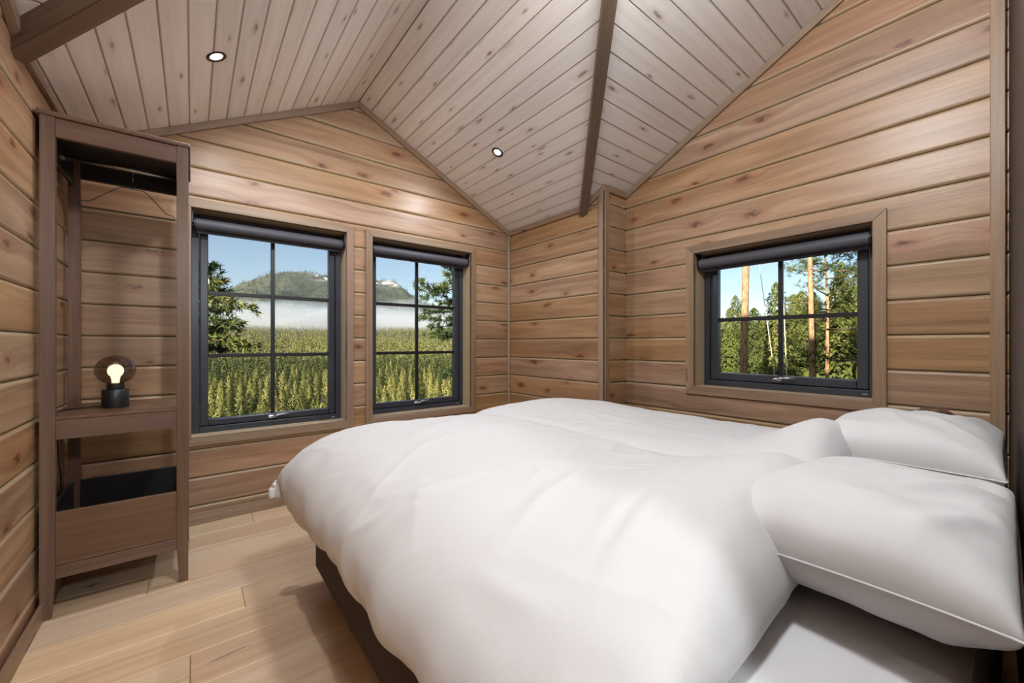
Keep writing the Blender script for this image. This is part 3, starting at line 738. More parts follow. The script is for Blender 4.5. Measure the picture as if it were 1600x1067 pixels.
# wire hanger
def hp(px, py): return on_y(px, py, YRD + 0.005)
hg = empty('wire_hanger', (0, 0, 0)); tag(hg, 'thin black wire coat hanger hanging from the wardrobe rail', 'hanger')
top = hp(208, 268); cx_ = top.x
hg.location = (cx_, YRD, 1.90)
def hl_(v): return (v[0] - cx_, v[1] - YRD, v[2] - 1.90)
zc = ZRD
hook = [(cx_ - 0.006, YRD - 0.012, zc - 0.002)] + [(cx_, YRD + 0.0135 * math.sin(a), zc + 0.0135 * math.cos(a)) for a in np.linspace(-0.9, 1.9, 9)] + [(cx_, YRD + 0.008, zc - 0.03), (cx_, YRD, zc - 0.055)]
neck = Vector((cx_, YRD, zc - 0.055)); zb = hp(200, 333).z; hw = 0.182
zn = zc - 0.10
shoulders = [(cx_ - hw, YRD - 0.01, zb), (cx_ - hw - 0.006, YRD - 0.01, zb + 0.012), (cx_ - hw + 0.008, YRD - 0.01, zb + 0.026), (cx_ - hw + 0.034, YRD - 0.01, zb + 0.028), (cx_ - hw + 0.042, YRD - 0.01, zb + 0.038),
             (cx_ - 0.060, YRD, zn - 0.006), (cx_ - 0.042, YRD, zn + 0.006), (cx_, YRD, zn + 0.004), (cx_ + 0.042, YRD, zn + 0.002), (cx_ + 0.058, YRD, zn - 0.012),
             (cx_ + hw - 0.062, YRD + 0.01, zb + 0.034), (cx_ + hw - 0.054, YRD + 0.01, zb + 0.024), (cx_ + hw - 0.03, YRD + 0.01, zb + 0.020), (cx_ + hw - 0.022, YRD + 0.01, zb + 0.010), (cx_ + hw - 0.026, YRD + 0.01, zb), ]
tube('hook', [hl_(p) for p in hook], 0.0016, M['chrome'], hg, 8)
tube('twisted_neck', [hl_(p) for p in (neck, (cx_ + 0.002, YRD, zc - 0.07), (cx_ - 0.002, YRD, zc - 0.085), (cx_, YRD, zn + 0.004))], 0.0028, M['black'], hg, 8)
tube('shoulder_wire', [hl_(p) for p in shoulders], 0.0021, M['black'], hg, 8)
tube('bottom_wire', [hl_(shoulders[0]), hl_(shoulders[-1])], 0.0021, M['black'], hg, 8)

# ------------------------------------------------------------------ lamps
def table_lamp(loc, label):
    root = empty('table_lamp', loc); tag(root, label, 'lamp', 'smoked globe lamps')
    lathe('base', [(0.0, 0.0), (0.0485, 0.0), (0.0495, 0.002), (0.0495, 0.086), (0.048, 0.088), (0.0, 0.088)], M['lampbase'], root, 48)
    lathe('neck', [(0.031, 0.087), (0.032, 0.089), (0.032, 0.112), (0.029, 0.115), (0.0, 0.115)], M['lampbase'], root, 40)
    prof = [(0.0745 * math.cos(a) if math.cos(a) > 1e-4 else 0.0, 0.181 + 0.072 * math.sin(a)) for a in np.linspace(-1.16, math.pi / 2, 30)]
    lathe('glass_globe', prof, M['smoke'], root, 48)
    bulb = lathe('bulb', [(0.0, 0.117), (0.014, 0.118), (0.015, 0.135)] + [(0.030 * math.cos(a), 0.176 + 0.032 * math.sin(a)) for a in np.linspace(-0.9, math.pi / 2, 14)], M['bulb'], root, 28)
    ld = bpy.data.lights.new('bulb_light', 'POINT'); ld.energy = 1.0; ld.color = (1, 0.78, 0.5); ld.shadow_soft_size = 0.02
    lo = bpy.data.objects.new('bulb_light', ld); lo.location = (0, 0, 0.176); link(lo, root)
    return root
LX, LY = -0.292, 2.745
l1 = table_lamp((LX, LY, 0.8412), 'lit smoked-glass globe lamp on black base on the wardrobe shelf')
cord = tube('cord', smooth_curve([(-0.047, 0.02, 0.005), (-0.09, 0.05, 0.0035), (-0.14, 0.03, 0.0035), (-0.168, -0.01, 0.004), (-0.180, -0.06, 0.004), (-0.1835, -0.065, -0.03), (-0.1835, -0.03, -0.20), (-0.180, -0.005, -0.30), (-0.1835, 0.015, -0.40), (-0.178, 0.03, -0.46), (-0.183, 0.0, -0.52), (-0.183, 0.02, -0.60)], 60), 0.0028, M['black'], l1, 8)
# bedside table and its lamp
ns = empty('bedside_table', (2.612, 0.245, 0)); tag(ns, 'dark wooden bedside table between the bed and the window wall', 'table')
def nbox(name, a, b, c, d, e, f, m='dark', bev=0.003): 
    o = box(name, a, b, c, d, e, f, M[m], None, bev); o.parent = ns; return o
ns.scale.z = 1.05
nbox('table_top', -0.205, 0.205, -0.165, 0.175, 0.570, 0.590)
nbox('drawer_front', -0.185, 0.185, 0.150, 0.166, 0.445, 0.560); nbox('side_panel', -0.190, -0.172, -0.150, 0.150, 0.43, 0.570); nbox('side_panel', 0.172, 0.190, -0.150, 0.150, 0.43, 0.570)
nbox('back_panel', -0.172, 0.172, -0.150, -0.138, 0.43, 0.570); nbox('lower_shelf', -0.185, 0.185, -0.150, 0.155, 0.14, 0.155)
for sx in (-1, 1):
    for sy in (-1, 1): nbox('leg', sx * 0.178 - 0.018, sx * 0.178 + 0.018, sy * 0.140 - 0.018, sy * 0.140 + 0.018, 0.0, 0.57)
kn = lathe('knob', [(0.0, 0), (0.006, 0), (0.006, 0.012), (0.013, 0.018), (0.012, 0.026), (0.0, 0.028)], M['steel'], ns, 20)
kn.matrix_basis = Matrix.Translation((0, 0.166, 0.505)) @ Matrix.Rotation(-math.pi / 2, 4, 'X')
table_lamp((2.575, 0.236, 0.6203), 'lit smoked-glass globe lamp peeking out behind the pillow')

# ------------------------------------------------------------------ bed
BX0, BX1, BY0, BY1 = 0.462, 2.300, 0.036, 2.098
bed = empty('double_bed', ((BX0 + BX1) / 2, (BY0 + BY1) / 2, 0)); tag(bed, 'double box-spring bed with dark brown base and white mattress', 'bed')
bo = bed.location
def bbox(name, a, b, c, d, e, f, m, bev): 
    o = box(name, a - bo.x, b - bo.x, c - bo.y, d - bo.y, e, f, M[m], None, bev); o.parent = bed; o.data.shade_smooth(); o.data.set_sharp_from_angle(angle=0.6); return o
xm = (BX0 + BX1) / 2
bbox('box_base', BX0, xm - 0.002, BY0, BY1, 0.080, 0.400, 'bedbase', 0.012); bbox('box_base', xm + 0.002, BX1, BY0, BY1, 0.080, 0.400, 'bedbase', 0.012)
bbox('mattress', BX0 + 0.01, xm - 0.002, BY0, BY1 - 0.01, 0.401, 0.640, 'sheet', 0.035); bbox('mattress', xm + 0.002, BX1 - 0.01, BY0, BY1 - 0.01, 0.401, 0.640, 'sheet', 0.035)
for x in (BX0 + 0.06, BX1 - 0.06):
    for y in (BY0 + 0.06, 1.05, BY0 + 1.63, BY1 - 0.16):
        l = lathe('leg', [(0.0, 0.0), (0.022, 0.0), (0.026, 0.004), (0.030, 0.081), (0.0, 0.081)], M['black'], bed, 20); l.matrix_basis = Matrix.Translation((x - bo.x, y - bo.y, 0))

def fbm(x, y, z, o=4): return noise.fractal(Vector((x, y, z)), 1.0, 2.0, o)
def line_ridge(X, Y, p, q, wd):
    """soft crease: bump profile around a segment in plan"""
    p, q = np.array(p), np.array(q); d = q - p; L2 = d @ d
    t = np.clip(((X - p[0]) * d[0] + (Y - p[1]) * d[1]) / L2, 0, 1)
    ds = np.hypot(X - p[0] - t * d[0], Y - p[1] - t * d[1])
    return np.exp(-(ds / wd) ** 2) * np.sin(np.pi * np.clip(t, 0.04, 0.96)) 
def duvet(name, label, sect, y_head, y_foot, lift, creases, seed, ns=150, nt=190, mid=None, ftip=0.0):
    """sect: cross-section (x,z) from one hem over the top to the other; head and foot ends are rounded off"""
    S = smooth_curve(sect, ns); zt = S[:, 1].max()
    # along the bed: (y, drop) from the head end over the top to the hanging foot
    E = smooth_curve([(0.035, 0.150), (0.000, 0.115), (0.004, 0.075), (0.03, 0.035), (0.085, 0.008), (0.18, 0.0), (0.6, 0.0), (1.1, 0.0), (1.45, 0.0), (1.62, 0.012), (1.73, 0.045), (1.815, 0.12), (1.852, 0.22), (1.85, 0.31), (1.81, 0.39)], nt)
    E[:, 1] = np.clip(E[:, 1], 0, None); k = (y_foot - y_head) / 1.852
    X = np.repeat(S[:, 0][None, :], nt, 0); ZC = np.repeat((zt - S[:, 1])[None, :], nt, 0)
    Y = np.repeat(E[:, 0][:, None], ns, 1) * k; DY = np.repeat(E[:, 1][:, None], ns, 1)
    foot = Y > 0.9 * k
    p = 2.6
    drop = (ZC ** p + DY ** p) ** (1 / p)
    fF = np.clip(DY / 0.30, 0, 1) * foot; iL = int(np.argmin(S[:, 0])) if S[0, 0] < 1.2 else 0; iR = int(np.argmax(S[:, 0])) if S[-1, 0] > 1.6 else ns - 1
    if S[0, 0] < 1.2: X[:, :iL] += (S[iL, 0] - X[:, :iL]) * 0.7 * fF[:, :iL]
    if S[-1, 0] > 1.6: X[:, iR:] += (S[iR, 0] - X[:, iR:]) * fF[:, iR:]
    jF = int(np.argmax(E[:, 0])); Y[jF:] += (E[jF, 0] * k - Y[jF:]) * 0.7 * np.clip(ZC[jF:] / 0.30, 0, 1)
    corner = np.where(foot, np.clip(ZC / 0.38, 0, 1) * np.clip(DY / 0.36, 0, 1), 0.0)
    drop = drop * (1 - 0.30 * corner)
    yh = y_head(X) if callable(y_head) else y_head
    Yw = yh + Y * 1.0
    xl = S[0, 0] if abs(S[0, 0] - 1.35) > abs(S[-1, 0] - 1.35) else S[-1, 0]; sgn = -1 if xl < 1.35 else 1
    X = X + sgn * ftip * corner ** 0.6; Yw = Yw + 0.01 * corner
    Z = zt - drop
    if S[0, 0] < 1.2: Z = Z - 0.055 * sm(1.3, 1.95, Yw) * (1 - sm(2.0, 2.15, Yw)) * sm(0.22, 0.34, drop) + 0.045 * sm(1.2, 0.5, Yw) * sm(0.22, 0.34, drop)
    up = np.clip(1 - drop / 0.30, 0, 1)
    Z = Z + lift(X, Yw) * up
    for (a, b, wd, h) in creases: Z = Z + h * line_ridge(X, Yw, a, b, wd) * np.clip(up * 1.6, 0, 1)
    q = np.random.default_rng(int(seed * 10))
    for _ in range(34):          # faint creases of ironed cotton
        c0 = np.array([q.uniform(S[:, 0].min(), S[:, 0].max()), q.uniform(0.35, 2.0)]); an = q.normal(0.25, 0.7); L = q.uniform(0.10, 0.34)
        dv_ = np.array([math.cos(an), math.sin(an)]) * L; Z = Z + q.uniform(0.002, 0.006) * line_ridge(X, Yw, c0 - dv_, c0 + dv_, q.uniform(0.010, 0.024)) * np.clip(up * 2.0, 0, 1)
    P = np.stack([X, Yw, Z], -1)
    # wrinkles along the surface normal
    du = np.gradient(P, axis=1); dv = np.gradient(P, axis=0); N = np.cross(du, dv); N /= np.linalg.norm(N, axis=-1, keepdims=True) + 1e-9
    if N[nt // 2, ns // 2, 2] < 0: N = -N
    W = np.zeros((nt, ns))
    for i in range(nt):
        for j in range(ns):
            x, y, z = P[i, j]; d = drop[i, j]
            w = 0.012 * fbm(x * 2.2 + seed, y * 2.2, z * 2.2, 3)
            r = noise.noise(Vector((x * 5 + seed + y * 2.0, y * 3.1 - x * 2.0, z * 4))); w += 0.0075 * (1 - min(1.0, abs(r) * 3.4)) ** 2 * max(0.0, noise.noise(Vector((x * 1.7, y * 1.7, seed + 9.0))) + 0.25)
            if d > 0.05:
                fold = noise.noise(Vector((seed + 3.0, y * 9.0 + x * 9.0 * (1 if DY[i, j] > ZC[i, j] else 0) - z * 2.5, 0.4)))
                w += 0.020 * fold * min(1.0, (d - 0.05) / 0.25) * (1 - 0.8 * corner[i, j])
            W[i, j] = w
    P = P + N * W[..., None]
    V = P.reshape(-1, 3); o3 = np.array([(sect[0][0] + sect[-1][0]) / 2, (y_foot + 0.3) / 2, 0.6]); V = V - o3
    idx = np.arange(nt * ns).reshape(nt, ns)
    F = np.stack([idx[:-1, :-1], idx[:-1, 1:], idx[1:, 1:], idx[1:, :-1]], -1).reshape(-1, 4)
    o = from_data(name, V, F, M['linen'], None, smooth=True); o.location = o3
    md = o.modifiers.new('thickness', 'SOLIDIFY'); md.thickness = 0.022; md.offset = -1.0 if True else 1.0
    sd = o.modifiers.new('soft', 'SUBSURF'); sd.levels = 0; sd.render_levels = 1
    tag(o, label, 'duvet', 'white duvets on the bed'); return o
near_sect = [(0.415, 0.425), (0.375, 0.432), (0.345, 0.460), (0.333, 0.515), (0.352, 0.585), (0.405, 0.65), (0.495, 0.710), (0.62, 0.747), (0.76, 0.765), (0.95, 0.772), (1.14, 0.774), (1.27, 0.768), (1.335, 0.752), (1.372, 0.722), (1.378, 0.690), (1.360, 0.660)]
far_sect = [(1.345, 0.655), (1.328, 0.690), (1.340, 0.728), (1.385, 0.755), (1.47, 0.770), (1.65, 0.778), (1.85, 0.778), (2.02, 0.772), (2.15, 0.758), (2.25, 0.722), (2.325, 0.65), (2.358, 0.56), (2.362, 0.48), (2.345, 0.43), (2.33, 0.41)]
def hump(X, Y, cx, cy, sx, sy): return np.exp(-((X - cx) / sx) ** 2 - ((Y - cy) / sy) ** 2)
near_lift = lambda X, Y: 0.085 * hump(X, Y, 1.16, 0.40, 0.36, 0.22) + 0.018 * hump(X, Y, 0.75, 0.5, 0.2, 0.25) + 0.015 * hump(X, Y, 0.9, 1.4, 0.3, 0.4) - 0.02 * sm(0.9, 1.3, X) * sm(1.8, 2.0, Y)
far_lift = lambda X, Y: 0.125 * hump(X, Y, 1.68, 0.40, 0.26, 0.18) + 0.020 * hump(X, Y, 1.72, 1.9, 0.28, 0.4) - 0.012 * hump(X, Y, 1.9, 1.0, 0.35, 0.5)
duvet('duvet', 'puffy white duvet hanging over the open side of the bed', near_sect, 0.268, 2.18, near_lift,
      [((0.50, 0.68), (1.25, 0.92), 0.022, 0.012), ((0.52, 0.44), (0.86, 0.50), 0.025, 0.014), ((0.80, 0.50), (1.25, 0.60), 0.03, 0.012), ((0.6, 1.5), (1.2, 1.75), 0.05, 0.006)], 3.0, ftip=0.040)
duvet('duvet', 'puffy white duvet lying on the side of the bed near the window', far_sect, 0.315, 2.18, far_lift,
      [((1.5, 0.8), (2.2, 0.9), 0.03, 0.008), ((1.45, 0.62), (1.7, 0.70), 0.02, 0.008), ((1.5, 1.4), (2.1, 1.2), 0.05, 0.006)], 11.0, ns=120, ftip=0.02)

def wall_y(X): return -0.050 + X * 0.0306
def pillow(name, label, loc, size, rot, seed, wr_lines=()):
    n = 64; u = np.linspace(-1, 1, n); U, Vv = np.meshgrid(u, u, indexing='ij')
    lx, ly, h = size[0] / 2, size[1] / 2, size[2] / 2
    prof = (np.clip(1 - np.abs(U) ** 3.2, 0, 1) * np.clip(1 - np.abs(Vv) ** 3.2, 0, 1)) ** 0.46
    # pillow edges draw in between the corners
    px = U * lx * (1 - 0.06 * (1 - Vv ** 2) * np.abs(U) ** 3); py = Vv * ly * (1 - 0.07 * (1 - U ** 2) * np.abs(Vv) ** 3)
    parts = []
    for s in (1, -1):
        Zz = s * h * prof * (1.0 if s > 0 else 0.80)
        w = np.zeros_like(Zz)
        for i in range(n):
            for j in range(n):
                x, y = px[i, j], py[i, j]
                w[i, j] = 0.012 * fbm(x * 3.5 + seed, y * 3.5, s * 2.0, 3)
                r = noise.noise(Vector((x * 4 - y * 5 + seed, x * 2 + y * 2.5, s * 1.0))); w[i, j] += 0.015 * (1 - min(1, abs(r) * 3.6)) * max(0.0, 0.2 + noise.noise(Vector((x * 3, y * 3, seed + 4))))
        Zz = Zz + s * w * np.clip(prof * 2, 0, 1)
        for a, b, wd, hh in wr_lines:
            if s > 0: Zz = Zz + hh * line_ridge(px, py, a, b, wd) * np.clip(prof * 2, 0, 1)
        parts.append(np.stack([px, py, Zz], -1).reshape(-1, 3))
    idx = np.arange(n * n).reshape(n, n)
    f1 = np.stack([idx[:-1, :-1], idx[1:, :-1], idx[1:, 1:], idx[:-1, 1:]], -1).reshape(-1, 4)
    V = np.vstack(parts)
    from mathutils import Euler
    RM = np.array(Euler(rot).to_matrix()); Wp = V @ RM.T + np.array(loc)
    lim = wall_y(Wp[:, 0]) + 0.010; Wp[:, 1] = np.where(Wp[:, 1] < lim + 0.03, lim - 0.002 + 0.032 * np.exp(np.minimum(0, (Wp[:, 1] - lim - 0.03)) / 0.03), Wp[:, 1])   # pressed softly against the wall
    Wp[:, 2] = np.maximum(Wp[:, 2], 0.641)                                                         # and resting on the mattress
    V = (Wp - np.array(loc)) @ RM; RV = V[:n * n].reshape(n, n, 3)
    F = np.vstack([f1, f1[:, ::-1] + n * n])
    bm = bmesh.new(); vs = [bm.verts.new(p) for p in V]
    for f in F: bm.faces.new([vs[i] for i in f])
    bmesh.ops.remove_doubles(bm, verts=bm.verts, dist=0.0008)
    o = from_bm(name, bm, M['linen'], None, None, True)
    o.rotation_euler = rot; o.location = loc
    sd = o.modifiers.new('soft', 'SUBSURF'); sd.levels = 0; sd.render_levels = 1
    # piped seam round the edge
    ring = [tuple(RV[i, j]) for i, j in [(i, 0) for i in range(n)] + [(n - 1, j) for j in range(1, n)] + [(i, n - 1) for i in range(n - 2, -1, -1)] + [(0, j) for j in range(n - 2, -1, -1)]]
    Vt, Ft = tube_data(ring, 0.0022, 6, cap=False); from_data('seam', Vt, Ft, M['linen'], o, smooth=True)
    tag(o, label, 'pillow', 'white pillows on the bed'); return o
pillow('pillow', 'plump white pillow at the doorway side of the bed', (1.195, 0.192, 0.744), (0.72, 0.47, 0.235), (math.radians(-3), math.radians(2.5), math.radians(-4)), 1.5,
       [((-0.10, -0.02), (0.10, -0.18), 0.022, 0.016), ((-0.18, 0.02), (-0.02, -0.16), 0.03, -0.010), ((-0.02, 0.04), (0.16, -0.14), 0.02, 0.012), ((-0.30, -0.10), (-0.10, -0.18), 0.02, 0.010)])
pillow('pillow', 'plump white pillow at the window side of the bed', (1.955, 0.228, 0.782), (0.70, 0.46, 0.245), (math.radians(-1), math.radians(2.5), math.radians(-2)), 8.5,
       [((-0.25, -0.05), (0.2, -0.14), 0.04, 0.008), ((-0.05, -0.10), (0.25, -0.16), 0.02, 0.010)])
# ------------------------------------------------------------------ outdoors: ground
def valley(r): return np.interp(r, [0, 4, 15, 40, 70, 120, 300, 600, 1000, 1500, 2200, 3000], [-0.8, -1.0, -4.5, -14, -21, -23, -23, -18, 6, 44, 90, 120])
def slope_right(r): return np.interp(r, [0, 4, 20, 45, 90, 150, 400, 3000], [-0.8, -0.9, -1.6, -2.2, 0.0, 5.0, 14, 90])
def ground_z(x, y):
    r = np.hypot(x, y); a = np.degrees(np.arctan2(x, y)); k = sm(42, 66, np.abs(a))
    z = valley(r) * (1 - k) + slope_right(r) * k
    return z + 0.02 * np.minimum(r, 200) * 0.2 * np.sin(x * 0.07 + 1.3) * np.cos(y * 0.05)
rr = np.concatenate([np.linspace(4.2, 40, 24), np.geomspace(44, 3000, 50)]); aa = np.radians(np.linspace(-60, 150, 106))
R_, A_ = np.meshgrid(rr, aa, indexing='ij'); GX, GY = R_ * np.sin(A_), R_ * np.cos(A_)
V = np.stack([GX, GY, ground_z(GX, GY)], -1).reshape(-1, 3); idx = np.arange(V.shape[0]).reshape(len(rr), len(aa))
F = np.stack([idx[:-1, :-1], idx[1:, :-1], idx[1:, 1:], idx[:-1, 1:]], -1).reshape(-1, 4)
g_ = from_data('ground', V, F, M['ground'], None, smooth=True); g_['kind'] = 'structure'

# conifers: clumps of needle sprays on a tapering crown
def conifer_arrays(rg, n, h, rad, low=0.10, spray=0.55, shape=0.85, trunk=True):
    t = low + (1 - low) * rg.random(n) ** 1.15
    a = rg.random(n) * 2 * np.pi
    tier = 0.55 + 0.45 * np.sin(t * 22 + a * 1.0) ** 2
    rmax = rad * (1 - t) ** shape * tier + 0.05
    rad_ = rmax * (0.35 + 0.65 * rg.random(n) ** 0.5)
    c = np.stack([rad_ * np.cos(a), rad_ * np.sin(a), t * h - 0.25 * rad_], -1)
    s = spray * (0.55 + 0.6 * rg.random(n)) * (1 - 0.55 * t)
    out = np.stack([0.62 * np.cos(a), 0.62 * np.sin(a), -0.95 + 0.8 * rg.random(n)], -1); tan = np.stack([-np.sin(a), np.cos(a), 0.5 * (rg.random(n) - 0.5)], -1)
    A = c + out * s[:, None]; B = c - out * s[:, None] * 0.5 + tan * s[:, None] * 0.55; C = c - out * s[:, None] * 0.5 - tan * s[:, None] * 0.55
    Vv = np.stack([A, B, C], 1).reshape(-1, 3); Ff = np.arange(3 * n).reshape(n, 3)
    if trunk:
        m = 5; b0 = len(Vv); th = 2 * np.pi * np.arange(m) / m; tr = 0.016 * h
        ring = np.stack([np.cos(th), np.sin(th), np.zeros(m)], -1)
        Vv = np.vstack([Vv, ring * tr, ring * tr * 0.2 + [0, 0, h * 0.95]])
        q = np.arange(m); Ft = np.concatenate([np.stack([b0 + q, b0 + (q + 1) % m, b0 + m + (q + 1) % m], -1), np.stack([b0 + q, b0 + m + (q + 1) % m, b0 + m + q], -1)])
        mi = np.concatenate([np.zeros(n, int), np.ones(len(Ft), int)]); Ff = np.vstack([Ff, Ft])
    else: mi = np.zeros(n, int)
    return Vv, Ff, mi
def tri_mesh(name, V, F, mats, mi=None):
    me = bpy.data.meshes.new(name); me.vertices.add(len(V)); me.vertices.foreach_set('co', np.asarray(V, np.float32).ravel())
    n = len(F); me.loops.add(3 * n); me.loops.foreach_set('vertex_index', np.asarray(F, np.int32).ravel())
    me.polygons.add(n); me.polygons.foreach_set('loop_start', np.arange(0, 3 * n, 3, dtype=np.int32)); me.polygons.foreach_set('loop_total', np.full(n, 3, np.int32))
    for m in mats: me.materials.append(m)
    if mi is not None: me.polygons.foreach_set('material_index', np.asarray(mi, np.int32))
    me.update(); me.validate(); return me
con_meshes = []
for k in range(6):
    rg = np.random.default_rng(40 + k)
    hgt = [13.5, 12, 15, 11, 14, 12.5][k]; rd = [2.1, 2.4, 1.9, 2.3, 2.6, 1.8][k]
    Vv, Ff, mi = conifer_arrays(rg, 1900, hgt, rd * 1.5, low=0.06, spray=0.52, shape=0.45 if k % 2 else 0.62)
    con_meshes.append(tri_mesh('conifer', Vv, Ff, [M['conifer'], M['twig']], mi))
# nearest trees of the valley: single things
rg = np.random.default_rng(5); placed = []; tries = 0
cand = []
while len(cand) < 4200:
    r = math.sqrt(rg.uniform(64 ** 2, 260 ** 2)); a = math.radians(rg.uniform(-6, 38)); cand.append((r, a))
cand.sort()
for r, a in cand:
    x, y = r * math.sin(a), r * math.cos(a)
    if all((x - p[0]) ** 2 + (y - p[1]) ** 2 > (5.4 + 0.014 * r) ** 2 for p in placed): placed.append((x, y))
placed = placed[:280]
for x, y in placed:
    o = bpy.data.objects.new('conifer', con_meshes[rg.integers(6)]); s = rg.uniform(0.72, 1.12)
    o.location = (x, y, float(ground_z(np.array(x), np.array(y))) - 0.2); o.rotation_euler = (0, 0, rg.uniform(0, 6.28)); o.scale = (s * rg.uniform(0.9, 1.15), s, s); link(o)
    tag(o, 'sunlit yellow-green conifer in the valley below the far windows', 'tree', 'conifers in the valley')
rlast = max(math.hypot(*p) for p in placed)
# the rest of the forest: too many to count
def forest(name, label, pts, hts, base_n, spray, mat, zf, rad=0.16):
    protos = [conifer_arrays(np.random.default_rng(70 + k), base_n, 1.0, rad, spray=spray, trunk=False) for k in range(5)]
    VV, FF, n0 = [], [], 0; q = np.random.default_rng(3)
    for (x, y), h in zip(pts, hts):
        v, f, _ = protos[q.integers(5)]; th = q.uniform(0, 6.28); c, s = math.cos(th), math.sin(th)
        w = v * h; w = np.stack([w[:, 0] * c - w[:, 1] * s + x, w[:, 0] * s + w[:, 1] * c + y, w[:, 2] + zf(x, y)], -1)
        VV.append(w); FF.append(f + n0); n0 += len(v)
    o = bpy.data.objects.new(name, tri_mesh(name, np.vstack(VV), np.vstack(FF), [mat])); link(o)
    tag(o, label, 'forest', None, 'stuff'); return o
rg = np.random.default_rng(21)
def scatter(n, r0, r1, a0, a1):
    r = np.sqrt(rg.uniform(r0 ** 2, r1 ** 2, n)); a = np.radians(rg.uniform(a0, a1, n)); return np.stack([r * np.sin(a), r * np.cos(a)], -1)
gz = lambda x, y: float(ground_z(np.array(x), np.array(y)))
p1 = scatter(1300, rlast + 1, 420, -8, 40); p2 = scatter(3600, 420, 1000, -8, 40); p3 = scatter(4200, 1000, 1750, -8, 40)
forest('valley_forest', 'dense sunlit conifer forest covering the valley floor', p1, rg.uniform(7, 16, len(p1)), 150, 0.085, M['farfor'], gz, 0.23)
forest('distant_forest', 'distant conifer forest at the edge of the fog', np.vstack([p2, p3]), rg.uniform(11, 17, len(p2) + len(p3)), 34, 0.15, M['farfor'], gz, 0.22)

# ------------------------------------------------------------------ mountain
def far(px, py, Y): return on_y(px, py, Y)
YM = 2600.0
ridge_px = [(-60, 520), (120, 505), (250, 486), (320, 463), (345, 456), (380, 440), (420, 427), (450, 424), (480, 423), (510, 428), (545, 432), (585, 437), (612, 437), (622, 447), (640, 463), (665, 483), (700, 500), (760, 512), (860, 520), (1000, 524)]
RP = np.array([tuple(far(a, b, YM)) for a, b in ridge_px]); 
nx, ny = 260, 90; mx = np.linspace(RP[0, 0], RP[-1, 0], nx); mz = np.interp(mx, RP[:, 0], RP[:, 2]); ty = np.linspace(0, 1, ny)
V = []
for j in range(ny):
    t = ty[j]
    for i in range(nx):
        if t < 0.62:
            k = t / 0.62; y = YM - 900 * (1 - k); z = 40 + (mz[i] - 40) * (k ** 1.25)
        else:
            k = (t - 0.62) / 0.38; y = YM + 900 * k; z = mz[i] * (1 - 0.6 * k)
        d = 60 * fbm(mx[i] / 330, y / 330, 1.0, 5) * min(1.0, 4 * abs(t - 0.62) + 0.15) + 6 * fbm(mx[i] / 60, y / 60, 5.0, 3)
        V.append((mx[i], y, z + d - 6))
idx = np.arange(nx * ny).reshape(ny, nx); F = np.stack([idx[:-1, :-1], idx[:-1, 1:], idx[1:, 1:], idx[1:, :-1]], -1).reshape(-1, 4)
mo = from_data('mountain', V, F, M['hill'], None, smooth=True); tag(mo, 'broad forested mountain with snow patches rising above the valley fog', 'mountain', None, 'thing')
MV = np.array(V).reshape(ny, nx, 3)
q = np.random.default_rng(8); ii = q.integers(0, nx - 1, 9000); jj = q.integers(8, int(ny * 0.64), 9000)
keep = ~((MV[jj, ii, 2] > 330) & (q.random(9000) < 0.35))
pts = MV[jj, ii] + np.stack([q.uniform(-9, 9, 9000), q.uniform(-8, 8, 9000), np.zeros(9000)], -1); pts = pts[keep]
zlook = {(float(p[0]), float(p[1])): float(p[2]) - 2 for p in pts}
forest('mountain_forest', 'conifers covering the mountain slopes', [(float(p[0]), float(p[1])) for p in pts], q.uniform(14, 26, len(pts)), 12, 0.30, M['hillfor'], lambda x, y: zlook[(x, y)], 0.26)

# fog bank lying in the valley in front of the mountain
def volume_mat(name, c, dens):
    t = NT(name); t.n.remove(t.b); v = t.new('VolumeScatter'); v.inputs['Color'].default_value = c; v.inputs['Density'].default_value = dens; v.inputs['Anisotropy'].default_value = 0.0
    t.l.new(v.outputs[0], t.out.inputs['Volume']); return t.m
def fog(name, label, cx, cy, cz, sx, sy, sz, mat, seed):
    nu, nv = 72, 28; V = [(0, 0, 1.0)]
    for j in range(1, nv):
        ph = math.pi * j / nv
        for i in range(nu):
            th = 2 * math.pi * i / nu; d = Vector((math.sin(ph) * math.cos(th), math.sin(ph) * math.sin(th), math.cos(ph)))
            k = 1 + 0.22 * fbm(d.x * 4 + seed, d.y * 4, d.z * 2, 4); V.append((d.x * k, d.y * k, d.z * (1 + 0.45 * fbm(d.x * 7 + seed, d.y * 7, 3.0, 3)) if d.z > 0 else d.z))
    V.append((0, 0, -1.0)); n = len(V); F = []
    for i in range(nu): F.append((0, 1 + i, 1 + (i + 1) % nu)); F.append((n - 1, n - 1 - nu + (i + 1) % nu, n - 1 - nu + i))
    for j in range(nv - 2):
        for i in range(nu): F.append((1 + j * nu + i, 1 + (j + 1) * nu + i, 1 + (j + 1) * nu + (i + 1) % nu, 1 + j * nu + (i + 1) % nu))
    o = from_data(name, V, F, mat, None, smooth=True); o.location = (cx, cy, cz); o.scale = (sx, sy, sz)
    tag(o, label, 'fog', None, 'stuff'); return o
fog('fog_bank', 'pale bank of mist lying across the valley below the mountain', 620, 1650, 60, 1500, 260, 88, volume_mat('mist', (0.58, 0.70, 0.88, 1), 0.0034), 2.0)
fog('fog_plume', 'thin plume of mist drifting up the mountain flank', 1120, 2150, 150, 420, 120, 110, volume_mat('thin_mist', (0.62, 0.74, 0.92, 1), 0.0034), 6.0)

hz = bmesh.new(); add_box(hz, -700, 2600, 700, 2500, -40, 620); hz_o = from_bm('valley_haze', hz, volume_mat('haze', (0.80, 0.90, 1.0, 1), 0.00005))
tag(hz_o, 'thin blue haze hanging over the far valley', 'haze', None, 'stuff')
